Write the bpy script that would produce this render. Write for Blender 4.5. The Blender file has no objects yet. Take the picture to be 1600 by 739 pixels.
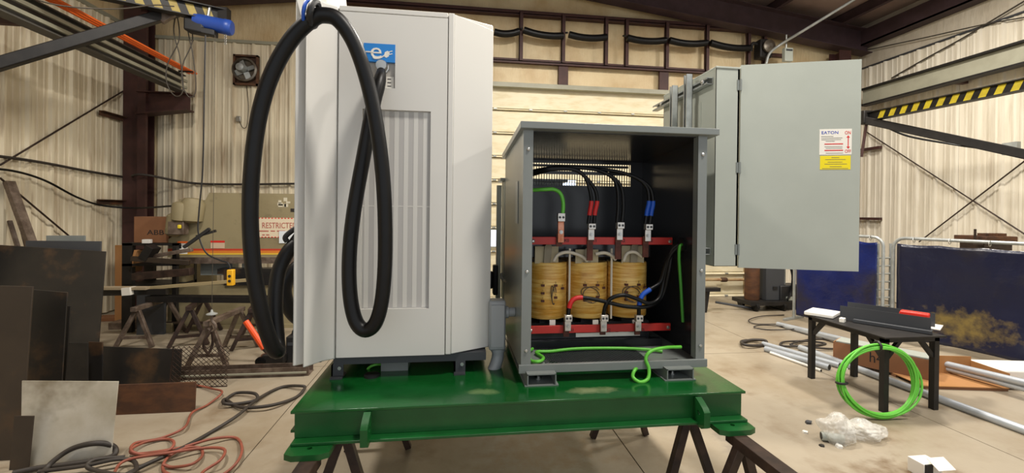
import bpy, bmesh, math, random
from mathutils import Vector, Matrix, noise
random.seed(7)
# ------------------------------------------------------------------ camera
F, CX, CY = 680.0, 800.0, 335.0          # focal length and principal point for a 1600 x 739 frame
CAM = Vector((0, 0, 1.61))
_y = Vector(((712 - CX) / F, (331 - CY) / F, 1.0)).normalized()
_u = Vector((0.011, -1.0, 0.0)); _z = (_u - _y * _u.dot(_y)).normalized()
_x = _y.cross(_z)
R3 = Matrix((( _x[0], _y[0], _z[0]), (_x[1], _y[1], _z[1]), (_x[2], _y[2], _z[2])))   # world -> lens (right, down, forward)
cd = bpy.data.cameras.new('camera'); cam = bpy.data.objects.new('camera', cd)
bpy.context.scene.collection.objects.link(cam)
rt, dn, fw = Vector(R3[0]), Vector(R3[1]), Vector(R3[2])
mw = Matrix.Identity(4)
for i in range(3):
    mw[i][0], mw[i][1], mw[i][2], mw[i][3] = rt[i], -dn[i], -fw[i], CAM[i]
cam.matrix_world = mw
cd.sensor_fit = 'HORIZONTAL'; cd.sensor_width = 36; cd.lens = F / 1600 * 36
cd.shift_y = (CY - 369.5) / 1600; cd.clip_start = 0.05; cd.clip_end = 200
sc = bpy.context.scene; sc.camera = cam

def P(px, py, X=None, Y=None, Z=None):
    """point of the place seen at a pixel of the photograph, on a known plane"""
    d = R3.transposed() @ Vector(((px - CX) / F, (py - CY) / F, 1.0))
    t = X / d[0] if X is not None else (Y / d[1] if Y is not None else (Z - CAM[2]) / d[2])
    return CAM + d * t
# ------------------------------------------------------------------ world, lamps, exposure
w = bpy.data.worlds.new('daylight'); sc.world = w; w.use_nodes = True
w.node_tree.nodes['Background'].inputs[0].default_value = (0.90, 0.95, 1.0, 1)
w.node_tree.nodes['Background'].inputs[1].default_value = 1.0     # enters through the open bay behind the camera
sc.view_settings.view_transform = 'Standard'; sc.view_settings.look = 'None'
sc.view_settings.gamma = 1; sc.view_settings.use_curve_mapping = False
sc.view_settings.exposure = -0.1
def high_bay(x, y, z, e, size=0.6):
    l = bpy.data.lights.new('high_bay_light', 'AREA'); l.energy = e; l.size = size; l.shape = 'DISK'; l.color = (1.0, 0.94, 0.85)
    o = bpy.data.objects.new('high_bay_light', l); o.location = (x, y, z); sc.collection.objects.link(o)
for x, y, e in ((1.6, 1.0, 190), (1.7, 4.4, 300), (-2.4, 2.6, 190), (5.6, 1.6, 170), (5.6, 4.8, 210)):
    high_bay(x, y, 5.25, e)
# ------------------------------------------------------------------ helpers
C = sc.collection
W = {}                                   # world offset of every object's local frame
def lin(c):
    if isinstance(c, str):
        c = tuple(int(c[i:i + 2], 16) / 255 for i in (0, 2, 4))
    return tuple(((v + 0.055) / 1.055) ** 2.4 if v > 0.04045 else v / 12.92 for v in c) + (1,)
def mat(name, col, rough=0.5, metal=0.0, col2=None, scale=4.0, stretch=(1, 1, 1), lo=0.4, hi=0.7, bump=0.0, bscale=None,
        rvar=0.0, patch=None, col3=None, scale3=1.0, lo3=0.55, hi3=0.75, stretch3=(1, 1, 1), spec=0.5, alpha=1, trans=0, detail=6, bstretch=None):
    m = bpy.data.materials.new(name); m.use_nodes = True
    n, l = m.node_tree.nodes, m.node_tree.links
    b = n['Principled BSDF']
    b.inputs['Base Color'].default_value = lin(col); b.inputs['Roughness'].default_value = rough
    b.inputs['Metallic'].default_value = metal; b.inputs['Specular IOR Level'].default_value = spec
    b.inputs['Alpha'].default_value = alpha; b.inputs['Transmission Weight'].default_value = trans
    geo = n.new('ShaderNodeNewGeometry')
    def nz(sc_, st, dt):
        mp = n.new('ShaderNodeMapping'); mp.inputs['Scale'].default_value = st
        l.new(geo.outputs['Position'], mp.inputs['Vector'])
        t = n.new('ShaderNodeTexNoise'); t.inputs['Scale'].default_value = sc_; t.inputs['Detail'].default_value = dt
        t.inputs['Roughness'].default_value = 0.6
        l.new(mp.outputs['Vector'], t.inputs['Vector']); return t
    def ramp(t, a, z):
        r = n.new('ShaderNodeMapRange'); r.inputs['From Min'].default_value = a; r.inputs['From Max'].default_value = z
        l.new(t.outputs['Fac'], r.inputs['Value']); return r
    out = None
    if col2 is not None:
        t = nz(scale, stretch, detail); r = ramp(t, lo, hi)
        x = n.new('ShaderNodeMix'); x.data_type = 'RGBA'
        x.inputs['A'].default_value = lin(col); x.inputs['B'].default_value = lin(col2)
        l.new(r.outputs['Result'], x.inputs['Factor']); out = x.outputs['Result']
        if rvar:
            q = n.new('ShaderNodeMapRange'); q.inputs['To Min'].default_value = rough; q.inputs['To Max'].default_value = rough + rvar
            l.new(r.outputs['Result'], q.inputs['Value']); l.new(q.outputs['Result'], b.inputs['Roughness'])
    if col3 is not None:
        t = nz(scale3, stretch3, 5); r = ramp(t, lo3, hi3)
        x = n.new('ShaderNodeMix'); x.data_type = 'RGBA'
        if out: l.new(out, x.inputs['A'])
        else: x.inputs['A'].default_value = lin(col)
        x.inputs['B'].default_value = lin(col3)
        l.new(r.outputs['Result'], x.inputs['Factor']); out = x.outputs['Result']
    for (pc_, pr_, pcol) in (patch or ()):          # a stain or scuff with a place of its own
        vm = n.new('ShaderNodeVectorMath'); vm.operation = 'SUBTRACT'; l.new(geo.outputs['Position'], vm.inputs[0]); vm.inputs[1].default_value = pc_
        vd = n.new('ShaderNodeVectorMath'); vd.operation = 'DIVIDE'; l.new(vm.outputs[0], vd.inputs[0]); vd.inputs[1].default_value = pr_
        vl = n.new('ShaderNodeVectorMath'); vl.operation = 'LENGTH'; l.new(vd.outputs[0], vl.inputs[0])
        t = nz(9.0, (1, 1, 1), 6); ad = n.new('ShaderNodeMath'); ad.operation = 'MULTIPLY_ADD'; l.new(t.outputs['Fac'], ad.inputs[0]); ad.inputs[1].default_value = 2.2; l.new(vl.outputs['Value'], ad.inputs[2])
        r = n.new('ShaderNodeMapRange'); r.inputs['From Min'].default_value = 2.0; r.inputs['From Max'].default_value = 1.2; l.new(ad.outputs[0], r.inputs['Value'])
        x = n.new('ShaderNodeMix'); x.data_type = 'RGBA'
        if out: l.new(out, x.inputs['A'])
        else: x.inputs['A'].default_value = lin(col)
        x.inputs['B'].default_value = lin(pcol); l.new(r.outputs['Result'], x.inputs['Factor']); out = x.outputs['Result']
    if out: l.new(out, b.inputs['Base Color'])
    if bump:
        t = nz(bscale or scale, bstretch or (1, 1, 1), 4)
        bp = n.new('ShaderNodeBump'); bp.inputs['Strength'].default_value = min(1, bump); bp.inputs['Distance'].default_value = 0.02
        l.new(t.outputs['Fac'], bp.inputs['Height']); l.new(bp.outputs['Normal'], b.inputs['Normal'])
    return m
def emit(name, col, s):
    m = bpy.data.materials.new(name); m.use_nodes = True; b = m.node_tree.nodes['Principled BSDF']
    b.inputs['Base Color'].default_value = lin(col); b.inputs['Emission Color'].default_value = lin(col); b.inputs['Emission Strength'].default_value = s
    return m
def tag(o, label=None, cat=None, group=None, kind=None):
    if label: o['label'] = label
    if cat: o['category'] = cat
    if group: o['group'] = group
    if kind: o['kind'] = kind
    return o
def thing(name, label, cat, loc=(0, 0, 0), group=None, kind=None):
    o = bpy.data.objects.new(name, None); C.objects.link(o); o.location = loc; W[o.name] = Vector(loc); o.empty_display_size = 0.1
    return tag(o, label, cat, group, kind)
class MB:
    def __init__(s): s.v = []; s.f = []
    def add(s, vs, fs):
        k = len(s.v); s.v += [Vector(v) for v in vs]; s.f += [tuple(i + k for i in f) for f in fs]; return s
    def hexa(s, p):      # 8 points: bottom ring then top ring
        return s.add(p, [(3, 2, 1, 0), (4, 5, 6, 7), (0, 1, 5, 4), (1, 2, 6, 5), (2, 3, 7, 6), (3, 0, 4, 7)])
    def box(s, x0, x1, y0, y1, z0, z1):
        return s.hexa([(x0, y0, z0), (x1, y0, z0), (x1, y1, z0), (x0, y1, z0), (x0, y0, z1), (x1, y0, z1), (x1, y1, z1), (x0, y1, z1)])
    def cbox(s, c, sx, sy, sz): return s.box(c[0] - sx / 2, c[0] + sx / 2, c[1] - sy / 2, c[1] + sy / 2, c[2] - sz / 2, c[2] + sz / 2)
    def obox(s, c, a, b, d):  # centre and three half-axis vectors
        c, a, b, d = Vector(c), Vector(a), Vector(b), Vector(d)
        if a.cross(b).dot(d) < 0: a = -a
        return s.hexa([c - a - b - d, c + a - b - d, c + a + b - d, c - a + b - d, c - a - b + d, c + a - b + d, c + a + b + d, c - a + b + d])
    def bar(s, p, q, wd, ht, up=(0, 0, 1)):
        p, q = Vector(p), Vector(q); d = q - p; u = Vector(up)
        if abs(d.normalized().dot(u)) > 0.95: u = Vector((0, 1, 0))
        side = d.cross(u).normalized() * wd / 2; v = side.cross(d).normalized() * ht / 2
        return s.obox((p + q) / 2, side, d / 2, v)
    def prism(s, pts, ext):
        pts = [Vector(p) for p in pts]; e = Vector(ext); n = len(pts)
        nv = Vector((0, 0, 0))
        for i in range(n): nv += (pts[i] - pts[0]).cross(pts[(i + 1) % n] - pts[0])
        if nv.dot(e) > 0: pts = pts[::-1]
        return s.add(pts + [p + e for p in pts], [tuple(range(n)), tuple(range(2 * n - 1, n - 1, -1))] + [((i + 1) % n, i, n + i, n + (i + 1) % n) for i in range(n)])
    def tube(s, path, r, n=8, closed=False, caps=True):
        path = [Vector(p) for p in path]; m = len(path); rs = r if isinstance(r, (list, tuple)) else [r] * m
        tg = []
        for i in range(m):
            a = path[(i - 1) % m] if closed or i > 0 else path[i]; b = path[(i + 1) % m] if closed or i < m - 1 else path[i]
            t = (b - a); tg.append(t.normalized() if t.length > 1e-9 else Vector((0, 0, 1)))
        u = Vector((0, 0, 1)) if abs(tg[0].z) < 0.9 else Vector((1, 0, 0))
        u = (u - tg[0] * u.dot(tg[0])).normalized(); vs = []; fs = []
        for i in range(m):
            if i:
                u = (u - tg[i] * u.dot(tg[i]))
                u = u.normalized() if u.length > 1e-6 else tg[i].orthogonal().normalized()
            x = tg[i].cross(u)
            for k in range(n):
                a = 2 * math.pi * k / n
                vs.append(path[i] + (u * math.cos(a) + x * math.sin(a)) * rs[i])
        for i in range(m if closed else m - 1):
            j = (i + 1) % m
            for k in range(n):
                k2 = (k + 1) % n; fs.append((i * n + k, i * n + k2, j * n + k2, j * n + k))
        if caps and not closed:
            fs.append(tuple(range(n - 1, -1, -1))); fs.append(tuple((m - 1) * n + k for k in range(n)))
        return s.add(vs, fs)
    def lathe(s, p, axis, prof, n=20):
        p = Vector(p); a = Vector(axis).normalized(); u = a.orthogonal().normalized(); v = a.cross(u); vs = []; fs = []
        for r, h in prof:
            for k in range(n):
                t = 2 * math.pi * k / n; vs.append(p + a * h + (u * math.cos(t) + v * math.sin(t)) * max(r, 1e-5))
        for i in range(len(prof) - 1):
            for k in range(n):
                k2 = (k + 1) % n; fs.append((i * n + k, i * n + k2, (i + 1) * n + k2, (i + 1) * n + k))
        fs.append(tuple(range(n - 1, -1, -1))); fs.append(tuple((len(prof) - 1) * n + k for k in range(n)))
        return s.add(vs, fs)
    def build(s, name, m, parent=None, bevel=0.0, angle=35, label=None):
        if parent is None:
            xs, ys, zs = zip(*[(v.x, v.y, v.z) for v in s.v])
            off = Vector(((min(xs) + max(xs)) / 2, (min(ys) + max(ys)) / 2, min(zs)))
        else: off = W[parent.name]
        me = bpy.data.meshes.new(name); me.from_pydata([v - off for v in s.v], [], s.f); me.update()
        for p in me.polygons: p.use_smooth = True
        me.set_sharp_from_angle(angle=math.radians(angle))
        me.materials.append(m)
        o = bpy.data.objects.new(name, me); C.objects.link(o); W[o.name] = off
        if parent is None: o.location = off
        else: o.parent = parent
        if bevel:
            b = o.modifiers.new('bevel', 'BEVEL'); b.width = bevel; b.segments = 2; b.limit_method = 'ANGLE'; b.angle_limit = math.radians(40)
        if label: o['label'] = label
        return o
def B(*a): return MB().box(*a)
def cr(pts, n=8, closed=False):          # smooth curve through points
    p = [Vector(q) for q in pts]; m = len(p); out = []
    for i in range(m if closed else m - 1):
        a = p[(i - 1) % m] if closed or i > 0 else p[i] * 2 - p[i + 1]; b = p[i]; c = p[(i + 1) % m]
        d = p[(i + 2) % m] if closed or i < m - 2 else c * 2 - b
        for k in range(n):
            t = k / n
            out.append(0.5 * ((2 * b) + (c - a) * t + (2 * a - 5 * b + 4 * c - d) * t * t + (3 * b - a - 3 * c + d) * t ** 3))
    if not closed: out.append(p[-1])
    return out
def text(s, pos, xd, up, size, m, parent, name='lettering', ext=0.0008, align='CENTER', sx=1.0):
    cu = bpy.data.curves.new(name, 'FONT'); cu.body = s; cu.size = size; cu.extrude = ext; cu.align_x = align; cu.align_y = 'CENTER'
    cu.resolution_u = 3
    tmp = bpy.data.objects.new(name + '_t', cu); C.objects.link(tmp)
    dg = bpy.context.evaluated_depsgraph_get(); me = bpy.data.meshes.new_from_object(tmp.evaluated_get(dg))
    bpy.data.objects.remove(tmp)
    xd, up = Vector(xd).normalized(), Vector(up).normalized(); nm = xd.cross(up)
    off = W[parent.name]
    for v in me.vertices:
        c = v.co.copy(); v.co = Vector(pos) + xd * c.x * sx + up * c.y + nm * c.z - off
    me.materials.clear(); me.materials.append(m)
    o = bpy.data.objects.new(name, me); C.objects.link(o); o.parent = parent; W[o.name] = off
    return o
def copy_tree(o, loc=None, rz=None, label=None, parent=None, **kw):
    c = o.copy(); C.objects.link(c)
    if parent: c.parent = parent
    if loc is not None: c.location = loc
    if rz is not None: c.rotation_euler.z = rz
    if label: c['label'] = label
    for k, v in kw.items(): c[k] = v
    for ch in [x for x in bpy.data.objects if x.parent == o]: copy_tree(ch, parent=c)
    return c
def cable(name, label, cat, pts, r, m, group=None, n=8, seg=8, parent=None):
    o = MB().tube(cr(pts, seg), r, n).build(name, m, parent, angle=60)
    if parent is None: tag(o, label, cat, group)
    return o
# ------------------------------------------------------------------ materials
m_liner = mat('liner_paint', 'ddd2b8', 0.5, 0, 'b8a688', 3.0, (3, 3, 0.25), 0.45, 0.8, col3='8d6c46', scale3=2.0, stretch3=(4, 4, 0.35), lo3=0.56, hi3=0.80)
m_liner_s = mat('liner_paint_east', 'e0d8c6', 0.5, 0, 'bdb29c', 3.0, (3, 3, 0.25), 0.45, 0.8, col3='98866c', scale3=2.0, stretch3=(4, 4, 0.35), lo3=0.63, hi3=0.9)
m_ins = mat('insulation_facing', 'd8c49c', 0.5, 0, 'c0a478', 1.6, (1, 1, 1), 0.4, 0.7, bump=0.9, bscale=5, bstretch=(2.5, 2.5, 0.5))
m_ins_r = mat('insulation_roof', 'a08a80', 0.7, 0, '8a746a', 1.5, bump=0.5, bscale=4)
m_ins_w = mat('insulation_east', 'cfc6b4', 0.6, 0, 'b8ad9a', 1.6, bump=0.9, bscale=4, bstretch=(2.5, 2.5, 0.5))
m_red = mat('primer_steel', '3c2320', 0.6, 0, '4a2b26', 6, bump=0.1)
m_dpurple = mat('primer_rafter', '3a2a2c', 0.65, 0, '46343a', 4)
m_door = mat('door_cream', 'e0d6b8', 0.5, 0, 'cdbd92', 3, (1, 1, 4), 0.45, 0.75)
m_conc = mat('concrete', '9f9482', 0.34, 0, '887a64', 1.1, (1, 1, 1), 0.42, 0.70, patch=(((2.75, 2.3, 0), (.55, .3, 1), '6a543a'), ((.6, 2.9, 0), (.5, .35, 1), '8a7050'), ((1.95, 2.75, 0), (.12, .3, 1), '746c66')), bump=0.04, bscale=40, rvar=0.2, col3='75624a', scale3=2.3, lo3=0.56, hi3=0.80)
m_joint = mat('joint', '5a4f42', 0.9)
m_green_w = mat('green_enamel_beam', '0c4a1c', 0.35, 0, '105423', 5, bump=0.03, bscale=60)
m_green = mat('green_enamel', '0c4a1c', 0.12, 0, '105423', 5, rvar=0.1, patch=(((.66, 2.05, .75), (.16, .05, .02), '7d8a62'), ((.12, 2.08, .75), (.10, .04, .02), '5d7a4a')), bump=0.03, bscale=60)
m_white = mat('white_powdercoat', 'd3d1cb', 0.42, bump=0.02, bscale=300)
m_white2 = mat('white_filter', 'b8b6b3', 0.7)
m_dgrey = mat('dark_grey_steel', '3f4145', 0.5, 0.2)
m_grey = mat('grey_enamel', '767b79', 0.3, 0, '7d827f', 3)
m_lgrey = mat('light_grey_enamel', 'a3a89f', 0.42, 0, 'a9aea5', 2.5)
m_pvc = mat('grey_pvc', '9a9ea1', 0.35)
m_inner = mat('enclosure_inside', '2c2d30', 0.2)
m_galv = mat('galvanised', 'a9adab', 0.35, 0.35, '8e9290', 12)
m_rub = mat('black_rubber', '070708', 0.42, 0, '0d0d0e', 6, spec=0.3)
m_blk = mat('black_plastic', '141416', 0.5)
m_coil = mat('varnished_coil', 'd29a3c', 0.3, 0, 'f0c870', 5, (1, 1, 16), 0.4, 0.6, col3='99621f', scale3=5, lo3=0.58, hi3=0.8, stretch3=(1, 1, 3), bump=0.2, bscale=6, bstretch=(1, 1, 20))
m_paper = mat('insulation_paper', 'b5a98a', 0.8)
m_bar = mat('red_fibreglass', 'b32a22', 0.45)
m_copper = mat('copper', 'b06a4c', 0.35, 0.8, 'd49a80', 20)
m_rust = mat('rusty_bus', '4a2418', 0.6, 0.2, '6b3524', 30)
m_tin = mat('tinned_lug', 'cfcac2', 0.3, 0.7)
m_steelb = mat('bolt_steel', 'b9b9b5', 0.3, 0.9)
m_redtape = mat('red_tape', 'c4201e', 0.5)
m_bluetape = mat('blue_tape', '1450b8', 0.5)
m_gcable = mat('green_cable', '62bc3c', 0.42)
m_white_sleeve = mat('white_sleeve', 'cfc6b2', 0.8)
m_sign_w = mat('sign_white', 'e6e2d8', 0.5)
m_sign_y = mat('sign_yellow', 'e8d400', 0.5)
m_sign_b = mat('sign_blue', '1c7fd0', 0.4)
m_txt_b = mat('print_blue', '1f3fae', 0.5)
m_txt_r = mat('print_red', 'd0241c', 0.5)
m_txt_k = mat('print_black', '1a1a1a', 0.6)
m_txt_br = mat('print_faded_red', 'a8584c', 0.6)
m_olive = mat('machine_olive', '8d8263', 0.6, 0, '7c7052', 2, col3='59503c', scale3=5, lo3=0.62, hi3=0.8, bump=0.05)
m_steel_dk = mat('mill_scale_steel', '1c1b1b', 0.42, 0.2, '2c2825', 2, col3='5c432c', scale3=2.2, lo3=0.54, hi3=0.72)
m_steel_br = mat('brown_plate', '332a22', 0.5, 0.2, '40352a', 2, col3='5a4026', scale3=2, lo3=0.6, hi3=0.85)
m_plate_rust = mat('rusty_plate', '4a3020', 0.7, 0.1, '6a4428', 3, (2, 2, 5), col3='2c221b', scale3=3, lo3=0.5, hi3=0.75)
m_plate_galv = mat('pale_plate', 'cbc6ba', 0.45, 0.1, 'aba390', 2.5, col3='6c6048', scale3=1.8, lo3=0.5, hi3=0.7)
m_saw = mat('sawhorse_steel', '2a1e19', 0.5, 0.2, '46342a', 10, bump=0.15)
m_saw2 = mat('worn_sawhorse', '57493f', 0.4, 0.3, '85766a', 10)
m_cran = mat('crane_grey', '4a4845', 0.6, 0.1, '5a5852', 5)
m_cranl = mat('crane_beam_pale', '9c9a88', 0.5, 0, '8c8a78', 3)
m_blacksteel = mat('black_steel', '1b1918', 0.5, 0.1, '262321', 8, spec=0.35)
m_orange = mat('orange_bar', 'f2702a', 0.5)
m_yel = mat('hazard_yellow', 'e6d02c', 0.5, 0, 'd2ba30', 12)
m_yel2 = mat('faded_yellow', 'a8944a', 0.6, 0, '8c7a44', 12)
m_hz = mat('hazard_black', '26242a', 0.6)
m_bluep = mat('hoist_blue', '24489c', 0.4)
m_kraft = mat('cardboard', 'a97a4c', 0.8, 0, 'a0713f', 3)
m_kraft2 = mat('cardboard_brown', '84593a', 0.8, 0, '7a5236', 3)
m_curt = mat('welding_curtain', '101a4a', 0.18, 0, '182664', 1.5, col3='2a2620', scale3=1.3, lo3=0.52, hi3=0.72, bump=0.6, bscale=5)
m_curt2 = mat('welding_curtain_dusty', '0e1330', 0.3, 0, '12172e', 1.5, col3='2c281e', scale3=0.9, lo3=0.52, hi3=0.74, patch=(((5.86, 4.35, .35), (.6, .5, .24), '7a683a'),), bump=0.6, bscale=4)
m_pipe = mat('conduit_pipe', 'b4bac0', 0.35, 0.3, 'a4aab2', 6)
m_hose_r = mat('red_hose', '94503e', 0.55, 0, '74402f', 8)
m_hose_k = mat('dark_hose', '2b2520', 0.6, 0, '3a332c', 8)
m_bag = mat('plastic_film', 'f0f0ec', 0.25, 0, 'dcdad2', 12, alpha=0.38, bump=0.5, bscale=14)
m_foam = mat('foam_white', 'dcdad4', 0.7)
m_fan = mat('fan_metal', '6c665c', 0.4, 0.5, '4a3c2c', 8)
m_ltpane = emit('daylit_pane', 'd4e4ff', 2.2)
m_wire = mat('thin_wire', '3a342c', 0.6)
# ------------------------------------------------------------------ the setting
XL, XR, YB, YF, ZE = -5.3, 8.2, 8.0, -3.5, 5.5
XM = (XL + XR) / 2
def zroof(x): return 5.68 + 0.66 - 0.125 * abs(x - XM)
fl = tag(B(XL - .3, XR + .3, YF, YB + .3, -0.30, -0.012).build('floor', m_joint), kind='structure')
xs = [XL - .3, -3.85, -1.33, 1.18, 3.765, 6.3, XR + .3]; ys = [YF, -2.75, -0.25, 2.25, 4.7, 7.2, YB + .3]
for i in range(6):
    for j in range(6):
        B(xs[i] + .004, xs[i + 1] - .004, ys[j] + .004, ys[j + 1] - .004, -0.013, 0).build('slab', m_conc, fl)
# roof
ce = MB()
for s in (-1, 1):
    xe = XL - .3 if s < 0 else XR + .3
    ce.hexa([(XM, YF, zroof(XM)), (xe, YF, zroof(xe)), (xe, YB + .3, zroof(xe)), (XM, YB + .3, zroof(XM)),
             (XM, YF, zroof(XM) + .12), (xe, YF, zroof(xe) + .12), (xe, YB + .3, zroof(xe) + .12), (XM, YB + .3, zroof(XM) + .12)])
ceil = tag(ce.build('ceiling', m_ins_r), kind='structure')
x = XM + 0.2
for s in (-1, 1):
    for k in range(5):
        px = XM + s * (0.35 + k * 1.42)
        if XL < px < XR:
            b = MB(); z = zroof(px)
            b.box(px - .006, px + .006, YF, YB, z - .21, z - .012); b.box(px - .07, px + .006, YF, YB, z - .222, z - .21); b.box(px - .006, px + .07, YF, YB, z - .022, z - .01)
            b.build('purlin', m_dpurple, ceil)
def rafter(y):
    b = MB()
    for s in (-1, 1):
        xe = XL + .1 if s < 0 else XR - .1
        zb = lambda x: zroof(x) - .66
        for x0, x1 in ((XM, xe),):
            h = .44
            b.hexa([(x0, y - .01, zb(x0)), (x1, y - .01, zb(x1)), (x1, y + .01, zb(x1)), (x0, y + .01, zb(x0)), (x0, y - .01, zb(x0) + h), (x1, y - .01, zb(x1) + h), (x1, y + .01, zb(x1) + h), (x0, y + .01, zb(x0) + h)])
            for dz in (0, h):
                b.hexa([(x0, y - .12, zb(x0) + dz - .012), (x1, y - .12, zb(x1) + dz - .012), (x1, y + .12, zb(x1) + dz - .012), (x0, y + .12, zb(x0) + dz - .012),
                        (x0, y - .12, zb(x0) + dz + .004), (x1, y - .12, zb(x1) + dz + .004), (x1, y + .12, zb(x1) + dz + .004), (x0, y + .12, zb(x0) + dz + .004)])
    b.build('rafter', m_dpurple, ceil)
rafter(7.72); rafter(1.2)
# corrugated liner sheets: 0.915 m wide, three major ribs each
def sheet_profile(wd):
    pr = []; 
    for k in range(3):
        o = k * wd / 3
        pr += [(o + .0, 0), (o + .075, 0), (o + .085, .008), (o + .105, .008), (o + .115, 0), (o + .165, 0), (o + .175, .008), (o + .195, .008), (o + .205, 0), (o + .235, 0), (o + .255, .034), (o + .285, .034)]
    pr += [(wd, 0)]
    return [(u * 0.997, d) for u, d in pr]
def sheets(parent, p0, ud, nd, n, z0, z1, m, wd=0.915):
    ud, nd = Vector(ud), Vector(nd); pr = sheet_profile(wd); first = None
    b = MB(); k = len(pr)
    base = Vector((p0[0], p0[1], 0))
    vs = [base + ud * u + nd * d + Vector((0, 0, z0)) for u, d in pr] + [base + ud * u + nd * d + Vector((0, 0, z1)) for u, d in pr]
    fs = [(i, i + 1, k + i + 1, k + i) for i in range(k - 1)]
    b.add(vs, fs); first = b.build('liner_sheet', m, parent, angle=10)
    for i in range(1, n):
        c = first.copy(); C.objects.link(c); c.parent = parent; c.location = first.location + ud * (wd * i)
wl = tag(B(XL - .3, XL, YF, YB + .3, 0, 5.6).build('wall_left', m_ins), kind='structure')
sheets(wl, (XL + .02, -1.15), (0, 1, 0), (1, 0, 0), 10, 0.02, 4.5, m_liner)
B(XL, XL + .04, -1.15, YB, 4.5, 4.56).build('trim_strip', m_cranl, wl)
wr = tag(B(XR, XR + .3, YF, YB + .3, 0, 5.6).build('wall_right', m_ins_w), kind='structure')
sheets(wr, (XR - .02, 7.98), (0, -1, 0), (-1, 0, 0), 10, 0.02, 4.6, m_liner_s)
B(XR - .045, XR, -1.1, YB, 4.6, 4.63).build('trim_strip', m_dgrey, wr)
es = MB(); es.box(XR - .25, XR - .02, YF, YB - .1, 5.0, 5.03); es.box(XR - .25, XR - .235, YF, YB - .1, 5.0, 5.3); es.build('eave_strut', m_dpurple, wr)
# end wall: liner on one side, sectional door on the other
DX0, DX1, DZ = 0.25, 5.72, 3.93
wb = MB(); wb.box(XL - .3, DX0, YB, YB + .3, 0, 6.5); wb.box(DX1, XR + .3, YB, YB + .3, 0, 6.5); wb.box(DX0, DX1, YB, YB + .3, DZ, 6.5)
wb = tag(wb.build('wall_back', m_ins), kind='structure')
sheets(wb, (XL + .35, YB - .02), (1, 0, 0), (0, -1, 0), 5, 0.02, 4.44, m_liner)
sheets(wb, (DX1 + .12, YB - .02), (1, 0, 0), (0, -1, 0), 2, 0.02, 4.3, m_liner_s)
B(XL + .3, DX0, YB - .06, YB, 4.44, 4.49).build('trim_strip', m_cranl, wb)
g = MB(); g.box(DX0 - 2.6, XR - .3, YB - .16, YB, 5.22, 5.235); g.box(DX0 - 2.6, XR - .3, YB - .16, YB - .148, 5.2, 5.29); g.build('girt', m_red, wb)
g = MB(); g.box(DX0 - 2.6, XR - .3, YB - .16, YB, 4.36, 4.375); g.box(DX0 - 2.6, XR - .3, YB - .16, YB - .148, 4.33, 4.41); g.build('girt', m_red, wb)
for px in (814, 880, 947, 979, 1042, 1105, 1170, 1195):
    X = P(px, 70, Y=YB - .17)[0]
    b = MB(); b.box(X - .035, X + .035, YB - .19, YB - .175, 4.37, 5.25); b.box(X - .035, X - .025, YB - .19, YB - .12, 4.37, 5.25); b.build('hanger_post', m_red, wb)
for px in (880, 1037):
    X = P(px, 120, Y=YB - .1)[0]; B(X - .09, X + .09, YB - .12, YB - .06, DZ, 4.36).build('stud', m_red, wb)
B(DX0, DX1 + .3, YB - .13, YB, DZ - .03, DZ + .05).build('door_header', m_cranl, wb)
B(DX1, DX1 + .14, YB - .2, YB, 0, 4.3).build('door_post', m_dpurple, wb)
door = tag(B(DX0, DX1, YB + .10, YB + .14, 0, DZ).build('door_1', m_door), kind='structure')
nsec = 9; hs = DZ / nsec
for k in range(nsec):
    z0 = k * hs; b = MB()
    b.box(DX0 + .01, DX1 - .01, YB + .02, YB + .098, z0 + .05, z0 + hs - .006)
    b.hexa([(DX0, YB - .03, z0 + .006), (DX1, YB - .03, z0 + .006), (DX1, YB + .09, z0 + .006), (DX0, YB + .09, z0 + .006), (DX0, YB - .01, z0 + .03), (DX1, YB - .01, z0 + .03), (DX1, YB + .09, z0 + .05), (DX0, YB + .09, z0 + .05)])
    sp = b.build('section_panel', m_door, door)
    for i in range(8):
        X = DX0 + .45 + i * .66; B(X - .03, X + .03, YB - .04, YB - .006, z0 + .012, z0 + .034).build('hinge_bracket', m_galv, sp)
for (px, py, wd, ht) in ((768, 372, .30, .30), (884, 286, .36, .10)):
    c = P(px, py, Y=YB + .01)
    f = MB().cbox((c.x, YB + .005, c.z), wd + .05, .03, ht + .05).build('window_frame', m_cranl, door)
    MB().cbox((c.x, YB - .008, c.z), wd, .012, ht).build('pane', m_ltpane, f)
# corner column with crane bracket
c = MB(); c.box(-5.22, -4.98, 7.60, 7.62, 0, 4.9); c.box(-5.22, -4.98, 7.93, 7.95, 0, 4.9); c.box(-5.11, -5.09, 7.62, 7.93, 0, 4.9)
col = tag(c.build('steel_column', m_red), 'dark red-brown steel column in the corner behind the press', 'column', kind='structure')
c = MB(); c.box(-4.98, -4.86, 7.55, 7.6, 0, 4.7); c.build('column_flange', m_red, col)
c = MB(); c.prism([(-4.98, 7.6, 3.46), (-4.25, 7.6, 3.46), (-4.25, 7.6, 3.20), (-4.98, 7.6, 3.10)], (0, .02, 0)); c.box(-4.98, -4.24, 7.5, 7.72, 3.435, 3.45); c.hexa([(-4.98, 7.5, 3.08), (-4.25, 7.5, 3.18), (-4.25, 7.72, 3.18), (-4.98, 7.72, 3.08), (-4.98, 7.5, 3.10), (-4.25, 7.5, 3.2), (-4.25, 7.72, 3.2), (-4.98, 7.72, 3.10)])
c.build('crane_bracket', m_red, col)
# right end column by the door
c = MB(); c.box(7.38, 7.63, 7.6, 7.62, 0, 4.85); c.box(7.38, 7.63, 7.83, 7.85, 0, 4.85); c.box(7.495, 7.515, 7.62, 7.83, 0, 4.85)
tag(c.build('steel_column', m_red), 'dark steel column in the corner behind the grey switch door', 'column', kind='structure')
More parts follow.
